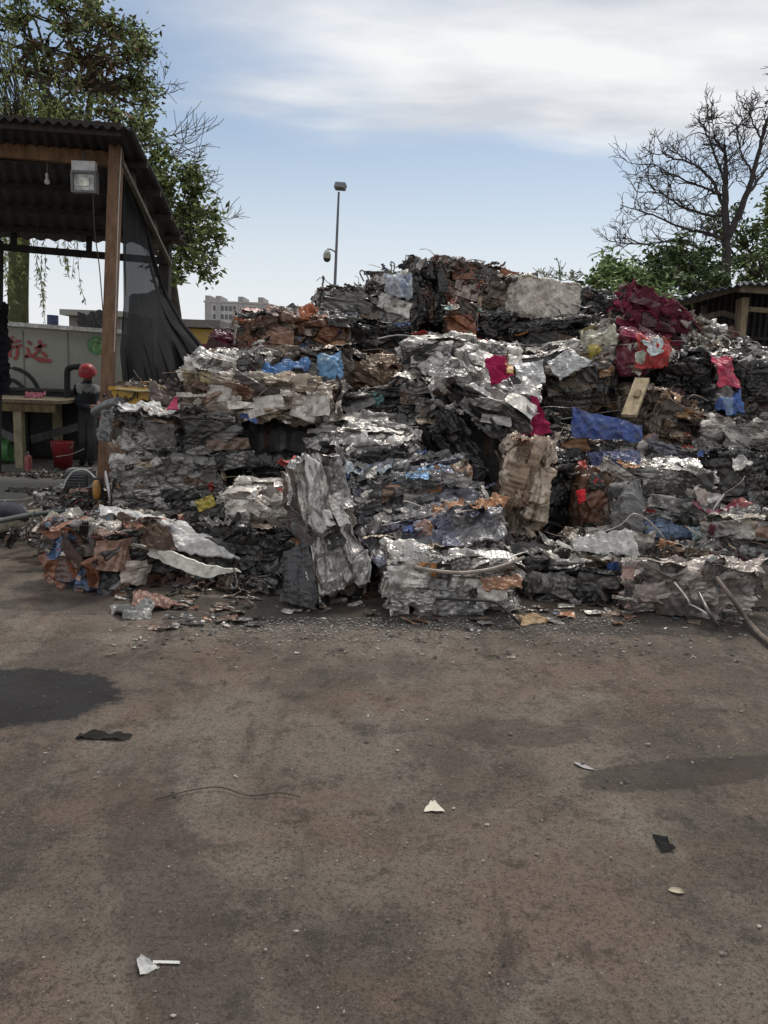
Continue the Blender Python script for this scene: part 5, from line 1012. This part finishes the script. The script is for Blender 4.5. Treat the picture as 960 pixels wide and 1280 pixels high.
# low buildings behind the wall
lb = empty('yellow_house', G(230, 480), 'low yellow walled house with a flat grey roof slab behind the shade net', 'house')
q = P(245, 421, 25); q2 = P(60, 400, 25); xr_ = P(268, 412, 25).x; xl_ = P(222, 400, 25).x
mb = MB(); mb.box(((xl_ + xr_) / 2, 27, q.z / 2 + .12), (xr_ - xl_, 4, q.z + .24), (.46, .33, .10, 0)); adopt(mb.build('wall', M_BUILD), lb)
mb = MB(); mb.box(((xl_ + xr_) / 2, 26.9, q.z + .38), (xr_ - xl_ + .5, 4.6, .22), (.16, .155, .14, 0)); adopt(mb.build('roof', M_BUILD), lb)
mb = MB(); mb.box((P(244, 440, 25).x, 24.97, 1.0), (.9, .05, 2.0), (.5, .52, .5, 0)); adopt(mb.build('door', M_BUILD), lb)
gb = empty('grey_house', G(60, 480), 'low grey flat roofed building glimpsed over the white wall', 'house')
q = P(110, 396, 30); xl_, xr_ = P(86, 392, 30).x, P(150, 392, 30).x
mb = MB(); mb.box(((xl_ + xr_) / 2, 32, q.z / 2), (xr_ - xl_, 4, q.z), (.22, .21, .19, 0)); adopt(mb.build('wall', M_BUILD), gb)
mb = MB(); mb.box(((xl_ + xr_) / 2, 31.9, q.z + .12), (xr_ - xl_ + .4, 4.5, .2), (.30, .30, .28, 0)); adopt(mb.build('roof', M_BUILD), gb)
rg = empty('red_railing', P(264, 440, 14), 'red and white railing panel at the left edge of the heap top', 'railing')
mb = MB(); mb.box(P(267, 433, 13.6), (.55, .03, .04), (.36, .06, .06, 0)); adopt(mb.build('rail', M_PLAIN), rg)
mb = MB(); mb.box(P(270, 446, 14.0), (.55, .05, .42), (.20, .055, .055, 0)); adopt(mb.build('board', M_PLAIN), rg)
for k in range(4): mb = MB(); mb.box(P(262 + k * 4, 442, 13.6), (.03, .03, .28), (.5, .47, .45, 0)); adopt(mb.build('baluster', M_PLAIN), rg)
tube_thing('blue_drum', 'drum', 'dark blue drum standing just behind the white wall', [P(66, 412, 15.2), P(66, 394, 15.2)], .10, (.03, .05, .16), M_CLEAN, 18)
litter_ = panel('dark_tarp_heap', 'tarp', 'dark lumpy tarp on top of the white wall left of the post', [P(98, 400, 15.4), P(132, 392, 15.4), P(136, 412, 14.9), P(100, 408, 14.9)], .01, (.06, .06, .06, 0), .10, M_CLOTH, 48, foldf=2)

# ------------------------------------------------------------------ shed on the right
rsd = empty('corrugated_shed', G(930, 560), 'dark corrugated shed with weathered wooden posts at the right edge', 'shed')
Yr, Yq = 12.0, 15.0
adopt(roof_sheet(P(838, 378, Yr + .6), P(930, 353, Yr - .2), P(848, 376, Yq + 1), P(945, 356, Yq + 1), .11, .02, (.15, .17, .21, .3)).build('roof', M_PLAIN), rsd)
adopt(roof_sheet(P(926, 354, Yr - .2), P(1040, 362, Yr - .4), P(941, 357, Yq + 1), P(1060, 364, Yq + 1), .11, .02, (.10, .11, .11, .2)).build('roof', M_PLAIN), rsd)
TW = (.27, .21, .14, 0)
q0, q1 = P(931, 372, Yr + .3), P(924, 440, Yr + .3); q1 = q0 + (q1 - q0) * (q0.z / (q0.z - q1.z)); bar_part('post', q0, q1, .10, .10, TW, rsd)
q0, q1 = P(924, 374, Yr + .4), P(921, 440, Yr + .4); q1 = q0 + (q1 - q0) * (q0.z / (q0.z - q1.z)); bar_part('post', q0, q1, .07, .07, (.20, .15, .10, 0), rsd)
bar_part('beam', P(924, 361, Yr), P(1010, 367, Yr), .10, .09, (.25, .21, .16, 0), rsd); bar_part('beam', P(930, 386, Yr + .35), P(1010, 392, Yr + .35), .07, .07, TW, rsd)
bar_part('beam', P(845, 382, Yr + .9), P(925, 360, Yr + .1), .06, .06, (.20, .17, .13, 0), rsd)
bar_part('curved_beam', P(872, 398, Yr + 1), P(905, 391, Yr + .9), .08, .08, (.19, .16, .12, 0), rsd); bar_part('curved_beam', P(904, 391, Yr + .9), P(922, 397, Yr + .8), .08, .08, (.19, .16, .12, 0), rsd)
bar_part('post', P(880, 382, Yr + 1.3), P(880, 410, Yr + 1.3), .06, .06, (.10, .09, .075, 0), rsd)
x0, x1 = P(835, 400, 15).x, P(1080, 400, 15).x; zt_ = P(930, 358, 15.2).z
n_ = 220; uu = np.linspace(x0, x1, n_); yy = 15.0 + .02 * np.sin(uu / .11 * 6.283); zt2 = np.interp(uu, [x0, P(930, 360, 15).x, x1], [P(838, 382, 15).z, P(930, 362, 15).z, zt_ - .05])
mb = MB(); mb.grid(np.stack([np.stack([uu, yy, zt2], -1), np.stack([uu, yy, 0 * uu], -1)]), (.035, .036, .038, .1)); mb.grid(np.stack([np.stack([uu, yy + .02, 0 * uu], -1), np.stack([uu, yy + .02, zt2], -1)]), (.035, .036, .038, .1)); adopt(mb.build('wall_sheet', M_PLAIN), rsd)
for z in (.8, 1.4, 2.0, 2.5): mb = MB(); mb.box(((x0 + x1) / 2, 14.93, z), (x1 - x0, .05, .06), (.07, .065, .06, 0)); adopt(mb.build('wall_rail', M_WOOD), rsd)
mb = MB(); mb.box((x0, 13.6, 1.2), (.05, 2.7, 2.4), (.035, .036, .038, .1)); adopt(mb.build('end_wall', M_PLAIN), rsd)

# ------------------------------------------------------------------ trees
def branch_pts(rs, a, b, n=8, wob=.06, sag=0):
    a = np.array(a, float); b = np.array(b, float); t = np.linspace(0, 1, n)[:, None]; L_ = np.linalg.norm(b - a)
    p = a * (1 - t) + b * t
    for k in (1, 2): p = p + rs.normal(size=3) * wob * L_ / k * np.sin(np.pi * k * t)
    p[:, 2] += sag * L_ * np.sin(np.pi * t[:, 0]); return p
def leaf_quads(mb, C, size, rs, cols, droop=.3, aspect=2.0):
    """bent diamond leaves at the points C"""
    n = len(C); d = rs.normal(size=(n, 3)); d[:, 2] = d[:, 2] * .6 - droop; d /= np.linalg.norm(d, axis=1)[:, None]
    s = np.cross(d, rs.normal(size=(n, 3))); s /= np.linalg.norm(s, axis=1)[:, None] + 1e-9; nn = np.cross(d, s)
    L_ = (size * rs.uniform(.6, 1.25, n))[:, None]; w = L_ / aspect
    tip = C + d * L_ - nn * L_ * .18; m1 = C + d * L_ * .45 + s * w * .5 + nn * L_ * .08; m2 = C + d * L_ * .45 - s * w * .5 + nn * L_ * .08
    V = np.stack([C, m1, tip, m2], 1).reshape(-1, 3); k = np.arange(n)[:, None] * 4
    F_ = np.concatenate([k + [0, 1, 2], k + [0, 2, 3]], 1).reshape(-1, 3)
    cc = np.repeat(cols, 2, axis=0); mb.add(V, F_, cc)
GREEN = [(.18, .23, .08), (.13, .17, .06), (.26, .31, .11), (.08, .11, .04)]
REDDY = [(.16, .10, .065), (.12, .085, .05), (.19, .12, .07)]
def gather(pal, n, rs, w=None):
    p = np.array(pal); c = p[rs.choice(len(p), n, p=w)] * rs.uniform(.7, 1.35, (n, 1)); return np.concatenate([c, np.zeros((n, 1))], 1)
def clump(rs, tb, lb, base, c, rad, ntw, nleaf, size, pal, droop=.3, barkc=(.06, .05, .04, 0), flat=.75):
    """twigs fanning out from base through a clump at c, leaves along them"""
    base = np.array(base); c = np.array(c)
    for k in range(ntw):
        e = c + rs.normal(size=3) * rad * np.array([.55, .55, .55 * flat]); s_ = base + (c - base) * rs.uniform(.3, .9)
        q = branch_pts(rs, s_, e, 6, .12, .05); tb.tube(q, np.linspace(.014, .004, 6) * (rad / .6 + .4), barkc, 4, cap=False)
        m = max(2, int(nleaf / ntw)); t = rs.uniform(.35, 1.05, m); idx = np.clip(t * 5, 0, 4.99); i = idx.astype(int); f = (idx - i)[:, None]
        C = q[i] * (1 - f) + q[np.minimum(i + 1, 5)] * f + rs.normal(size=(m, 3)) * size * .55
        leaf_quads(lb, C, size, rs, gather(pal, m, rs), droop)
def grow(rs, tb, a, d, ln, r, depth, tips, bark, curl=.22, split=(2, 4)):
    n = 6; p = np.array(a, float); d = np.array(d, float); d /= np.linalg.norm(d); pts = [p.copy()]; ds = [d.copy()]
    for k in range(n):
        d = d + rs.normal(size=3) * curl * .55 + np.array([0, 0, .035]); d /= np.linalg.norm(d); p = p + d * ln / n; pts.append(p.copy()); ds.append(d.copy())
    tb.tube(pts, np.linspace(r, max(.0045, r * .5), n + 1), bark, 6 if r > .04 else 4, cap=False)
    if depth == 0: tips.append(pts[-1]); return
    for k in range(rs.randint(*split) + 1):
        i = rs.randint(2, n + 1); v = rs.normal(size=3); v -= ds[i] * (v @ ds[i]); v /= np.linalg.norm(v) + 1e-9
        grow(rs, tb, pts[i], ds[i] + v * rs.uniform(.55, 1.1), ln * rs.uniform(.5, .78), max(.006, r * .52), depth - 1, tips, bark, curl, split)
    grow(rs, tb, pts[-1], ds[-1], ln * .7, max(.006, r * .5), depth - 1, tips, bark, curl, split)

def tree_root(name, label, base): return empty(name, base, label, 'tree')
BK = (.065, .055, .045, 0)
# big broadleaf tree behind the left shed
rs = np.random.RandomState(101); Yt = 17.0
rt = tree_root('broadleaf_tree', 'large broadleaf tree with green and reddish brown leaf clumps rising behind the left shed', G(150, 575) * 1 + Vector((0, 0, 0)))
rt.location = (P(150, 400, Yt).x, Yt, 0)
tb, lb_ = MB(), MB()
b0 = Vector((P(210, 400, Yt).x, Yt, 0)); fork = P(206, 315, Yt); k1 = P(100, 190, Yt); k2 = P(40, 60, Yt); k3 = P(160, 170, Yt - .4)
tb.tube(branch_pts(rs, b0, fork, 10, .02), np.linspace(.15, .13, 10), BK, 10); tb.tube(branch_pts(rs, fork, k1, 10, .05), np.linspace(.16, .11, 10), BK, 8)
tb.tube(branch_pts(rs, k1, k2, 8, .05), np.linspace(.11, .05, 8), BK, 8); tb.tube(branch_pts(rs, fork, k3, 8, .05), np.linspace(.12, .06, 8), BK, 8); tb.tube(branch_pts(rs, k1, P(130, 30, Yt), 8, .05), np.linspace(.09, .03, 8), BK, 8)
hubs = [k1, k2, k3, P(130, 30, Yt), (k1 + k2) / 2, P(115, 110, Yt)]
for (x, y, r, red, nl) in [(20, 20, 55, 0, 300), (62, 10, 48, 0, 320), (105, 14, 42, 0, 330), (140, 30, 36, .1, 300), (170, 45, 24, 0, 170), (60, 60, 50, .3, 340), (95, 70, 44, .8, 380), (130, 75, 40, .7, 360), (160, 80, 30, .2, 240), (182, 62, 18, 0, 120),
        (30, 100, 46, .1, 220), (75, 105, 40, .8, 300), (112, 112, 40, .8, 340), (145, 110, 34, .4, 300), (172, 100, 26, 0, 160), (60, 140, 40, 0, 240), (100, 142, 36, .2, 260), (140, 142, 32, .1, 250), (178, 148, 26, 0, 200), (188, 175, 16, 0, 110), (182, 110, 22, 0, 160), (190, 130, 14, 0, 90), (-20, 60, 55, 0, 260), (-30, 130, 50, 0, 220), (15, 142, 34, 0, 170), (183, 160, 18, 0, 110), (190, 66, 12, 0, 60),(85, -20, 50, 0, 300),(20, -30, 50, 0, 250)]:
    Yk = Yt + rs.uniform(-1.3, 1.3); c = P(x, y, Yk); hb = min(hubs, key=lambda h: (h - c).length); rad = r * Yk / F
    tb.tube(branch_pts(rs, hb, c, 7, .08), np.linspace(.04, .012, 7), BK, 5, cap=False)
    pal = GREEN if red < .05 else (REDDY * 3 + GREEN if red > .5 else GREEN * 2 + REDDY)
    clump(rs, tb, lb_, hb + (c - hb) * .6, c, rad, 14, int(nl * 1.05), .13, pal)
# lower right limb with hanging clumps
limb = [P(176, 320, 16.2), P(200, 300, 16), P(225, 285, 15.8), P(250, 300, 15.8)]
tb.tube(branch_pts(rs, fork, limb[1], 8, .05), np.linspace(.08, .04, 8), BK, 6)
for (x, y, r, nl) in [(200, 195, 16, 120), (208, 222, 14, 100), (196, 218, 14, 90), (205, 240, 18, 110), (232, 212, 15, 110), (240, 232, 16, 110), (222, 262, 20, 150), (248, 262, 18, 130), (268, 262, 12, 70), (238, 285, 18, 120), (262, 285, 14, 80), (225, 310, 20, 130), (250, 315, 14, 80), (272, 300, 12, 60), (262, 345, 10, 50), (238, 330, 14, 70), (215, 335, 16, 90), (222, 352, 9, 35), (205, 290, 18, 100), (268, 330, 7, 25), (245, 205, 10, 50)]:
    Yk = 15.9 + rs.uniform(-.6, .6); c = P(x, y, Yk); hb = Vector(limb[1]) if y < 300 else Vector(limb[2]); tb.tube(branch_pts(rs, hb, c, 7, .1), np.linspace(.022, .007, 7), BK, 4, cap=False)
    clump(rs, tb, lb_, hb + (c - hb) * .6, c, r * Yk / F, 8, int(nl * 1.7), .14, GREEN)
# bare twig sprays at the crown's right side
tips = []
for (x0, y0, x1, y1, ln) in [(165, 185, 225, 170, 1.1), (170, 200, 235, 200, 1.1), (170, 175, 235, 150, .9), (200, 220, 245, 180, .8), (240, 290, 285, 270, .7), (240, 250, 285, 240, .7), (230, 330, 280, 320, .6), (180, 130, 225, 110, .7), (190, 210, 250, 215, .8)]:
    a = P(x0, y0, 16.2); b = P(x1, y1, 16.2 + rs.uniform(-.5, .5)); grow(rs, tb, a, b - a, ln * .8, .012, 2, tips, (.09, .075, .07, 0), .25, (2, 4))
adopt(tb.build('trunk', M_BARK), rt); adopt(lb_.build('crown', M_LEAF), rt)

# willow with hanging strands
rs = np.random.RandomState(202); Yv = 15.6
wt = tree_root('willow_tree', 'willow with a mossy thick trunk and thin hanging strands under the shed roof', Vector((P(24, 400, Yv).x, Yv, 0)))
tb, lb_ = MB(), MB(); top_ = P(30, 200, Yv)
tb.tube(branch_pts(rs, Vector((P(24, 400, Yv).x, Yv, 0)), top_, 14, .02), np.linspace(.21, .16, 14), (.085, .09, .045, 0), 12)
WG = [(.24, .28, .09), (.16, .21, .07), (.30, .32, .12)]
for k in range(80):
    x = rs.choice([rs.uniform(-30, 24), rs.uniform(40, 106), rs.uniform(-40, 60)]); y0 = rs.uniform(150, 290) if rs.rand() < .8 else rs.uniform(60, 150); ln = rs.uniform(.8, 2.6)
    if x > 60: ln *= .55
    a = P(x, y0, Yv + rs.uniform(-.8, .8)); a2 = a + Vector((rs.normal() * .12, rs.normal() * .1, -ln)); q = branch_pts(rs, a, a2, 12, .03)
    if k % 3 == 0: tb.tube(branch_pts(rs, top_, a, 7, .08), np.linspace(.03, .008, 7), BK, 4, cap=False)
    tb.tube(q, .0045, (.14, .13, .06, 0), 4, cap=False); m = int(ln * 30); t = rs.uniform(0, 11, m); i = t.astype(int); f = (t - i)[:, None]
    C = q[i] * (1 - f) + q[np.minimum(i + 1, 11)] * f; leaf_quads(lb_, C, .10, rs, gather(WG, m, rs), 1.5, 4.5)
for (x, y, r) in [(-5, 20, 26), (-8, 70, 24), (5, 130, 22), (40, 120, 26), (70, 135, 24), (0, 40, 18), (92, 138, 20)]:
    c = P(x, y, Yv - .5)
    for k in range(12):
        a = c + Vector(rs.normal(size=3) * r * .016 * .5); q = branch_pts(rs, a, a + Vector((rs.normal() * .1, 0, -rs.uniform(.4, .9))), 8, .04); tb.tube(branch_pts(rs, top_, a, 7, .06), np.linspace(.012, .005, 7), BK, 4, cap=False); m = 28
        t = rs.uniform(0, 7, m); i = t.astype(int); f = (t - i)[:, None]; leaf_quads(lb_, q[i] * (1 - f) + q[np.minimum(i + 1, 7)] * f, .10, rs, gather(WG, m, rs), 1.2, 4)
adopt(tb.build('trunk', M_BARK), wt); adopt(lb_.build('crown', M_LEAF), wt)

# bare tree on the right
rs = np.random.RandomState(303); Yr_ = 19.0
bt = tree_root('bare_tree', 'leafless dark tree with spreading twigs at the right edge', Vector((P(905, 400, Yr_).x, Yr_, 0)))
tb = MB(); DB = (.065, .056, .056, 0); PX = lambda x, y: P(x, y, Yr_ + rs.uniform(-.35, .35))
def limbp(pts, r0, r1, nside=8):
    P0 = np.array([tuple(P(x, y, Yr_ + dy)) for x, y, dy in pts]); T = np.linspace(0, 1, len(P0) * 5); t = np.linspace(0, 1, len(P0)); q = np.stack([np.interp(T, t, P0[:, k]) for k in range(3)], -1)
    for _ in range(2): q[1:-1] = .25 * q[:-2] + .5 * q[1:-1] + .25 * q[2:]
    q[1:-1] += rs.normal(size=(len(q) - 2, 3)) * .012
    tb.tube(q, np.linspace(r0 * .72, r1 * .8, len(q)), DB, nside, cap=False); return q
base = Vector((P(905, 400, Yr_).x, Yr_, 0)); tb.tube(branch_pts(rs, base, P(907, 350, Yr_), 8, .01), np.linspace(.17, .125, 8), DB, 10)
tips = []
limbs = [([(907, 352, 0), (908, 300, 0), (906, 240, .1), (908, 205, .1), (905, 180, .2)], .17, .03),
 ([(908, 300, 0), (925, 265, -.2), (940, 225, -.3), (952, 175, -.4), (966, 130, -.5)], .13, .03),
 ([(930, 250, -.2), (948, 225, .2), (975, 190, .5)], .06, .02),
 ([(907, 262, .1), (890, 225, .2), (870, 205, .4), (838, 196, .6), (812, 190, .7)], .06, .010),
 ([(906, 245, .1), (880, 235, -.4), (850, 222, -.8), (815, 205, -1)], .05, .010),
 ([(907, 300, 0), (880, 290, -.3), (850, 285, -.6), (815, 268, -.9), (775, 256, -1.1)], .06, .010),
 ([(907, 320, 0), (880, 312, .4), (845, 300, .8), (800, 306, 1.0), (765, 302, 1.1)], .055, .010),
 ([(906, 270, 0), (878, 268, .3), (850, 258, .6), (825, 240, .8), (800, 240, .9)], .05, .010),
 ([(906, 230, .1), (893, 190, .2), (880, 160, .4), (884, 140, .4)], .05, .010),
 ([(908, 195, .1), (893, 172, -.2), (890, 150, -.4)], .035, .008),
 ([(911, 170, .1), (930, 150, .2), (945, 135, .4)], .03, .008),
 ([(940, 215, -.3), (925, 190, -.5), (922, 160, -.8)], .035, .008),
 ([(952, 175, -.4), (940, 150, -.5), (932, 132, -.6)], .03, .008),
 ([(956, 130, -.4), (975, 110, -.5), (990, 90, -.6)], .03, .008)]
for pts, r0, r1 in limbs:
    q = limbp(pts, r0, r1); n = len(q); k0 = 3 if r0 > .1 else 2
    for k in range(k0, n):
        if r0 > .1 and k < n * .45: continue
        for _ in range(rs.randint(0, 3) if r0 < .1 else 1):
            d = q[min(k + 1, n - 1)] - q[k - 1]; d /= np.linalg.norm(d); v = rs.normal(size=3); v[2] = v[2] * .55 + .12; v -= d * (v @ d); v /= np.linalg.norm(v)
            grow(rs, tb, q[k], d * .8 + v * .8, rs.uniform(.28, .62) * (1.0 if q[k][2] < P(900, 190, Yr_).z else .6), .014, 2, tips, DB, .42, (1, 2))
adopt(tb.build('trunk', M_BARK), bt)

# green bushes / low trees on the right
def bush(name, label, cx, Y, clumps, pal, size, seed, base_px=None, bark=BK, dens=1.0):
    rs = np.random.RandomState(seed); b0 = Vector((P(cx, 420, Y).x, Y, 0)); root = tree_root(name, label, b0); tb, lb_ = MB(), MB()
    ys = [c[1] for c in clumps]; hub = P(cx, max(ys) - 6, Y); tb.tube(branch_pts(rs, b0, hub, 10, .03), np.linspace(.10, .06, 10), bark, 8)
    for (x, y, r, nl) in clumps:
        Yk = Y + rs.uniform(-.9, .9); c = P(x, y, Yk); tb.tube(branch_pts(rs, hub, c, 7, .1), np.linspace(.035, .01, 7), bark, 5, cap=False)
        clump(rs, tb, lb_, hub + (c - hub) * .6, c, r * Yk / F, 12, int(nl * dens), size, pal)
    adopt(tb.build('trunk', M_BARK), root); adopt(lb_.build('crown', M_LEAF), root); return root
PG = [(.19, .27, .10), (.13, .20, .07), (.26, .34, .13), (.09, .14, .055)]
DG = [(.06, .10, .035), (.085, .13, .045), (.045, .07, .03), (.12, .16, .06)]
bush('leafy_tree', 'bright green low tree peeping over the heap just left of the bare tree', 775, 16.0, [(745, 350, 16, 200), (762, 338, 16, 220), (785, 340, 18, 240), (750, 372, 18, 240), (775, 365, 22, 320), (800, 355, 20, 280), (745, 385, 14, 160), (800, 378, 20, 260), (822, 365, 18, 230), (762, 326, 9, 70), (835, 378, 14, 160)], PG, .15, 5, dens=1.1)
bush('leafy_tree', 'darker green tree around the foot of the bare tree', 858, 17.5, [(815, 325, 16, 180), (838, 318, 20, 260), (860, 330, 22, 300), (835, 345, 20, 260), (862, 355, 20, 260), (885, 340, 18, 230), (885, 362, 16, 180), (815, 345, 14, 160), (880, 318, 14, 150), (850, 300, 10, 80), (900, 355, 14, 150)], DG, .15, 6, dens=1.1)
bush('leafy_tree', 'sparse green tree standing right of the bare trunk', 945, 20.5, [(925, 300, 18, 170), (945, 285, 20, 200), (960, 310, 22, 230), (930, 330, 20, 200), (955, 340, 20, 200), (922, 260, 12, 90), (900, 290, 12, 90), (895, 265, 10, 60), (975, 290, 22, 200), (935, 350, 16, 150), (905, 325, 12, 90), (885, 275, 9, 45)], DG + PG, .15, 8)
bush('willow_bush', 'yellow green willow foliage at the far right edge', 975, 14.5, [(962, 258, 14, 220), (972, 280, 18, 300), (985, 250, 20, 300), (965, 240, 9, 80)], [(.15, .19, .05), (.11, .15, .04)], .11, 9)
# weeds on the beige block
rs = np.random.RandomState(55); 
for k, (x, lab) in enumerate(((684, 'low green weed on the left of the pale beige block'), (700, 'tall thin stemmed weed on the middle of the pale beige block'), (716, 'sparse grey green weed on the right of the pale beige block'))):
    b0 = P(x, 351, 9.15); wr = empty('weed_plant', b0, lab, 'weed', 'weeds on the heap top'); tb, lb_ = MB(), MB()
    for j in range(9):
        e = b0 + Vector((rs.normal() * .08, rs.normal() * .05, rs.uniform(.05, .15 if k != 1 else .24))); q = branch_pts(rs, b0, e, 6, .1); tb.tube(q, .003, (.12, .13, .06, 0), 4, cap=False)
        m = 12; t = rs.uniform(1, 5, m); i = t.astype(int); f = (t - i)[:, None]; leaf_quads(lb_, q[i] * (1 - f) + q[np.minimum(i + 1, 5)] * f, .035, rs, gather([(.13, .16, .07), (.2, .2, .12)], m, rs), -.2, 3)
    adopt(tb.build('stem', M_LEAF), wr); adopt(lb_.build('leaves', M_LEAF), wr)
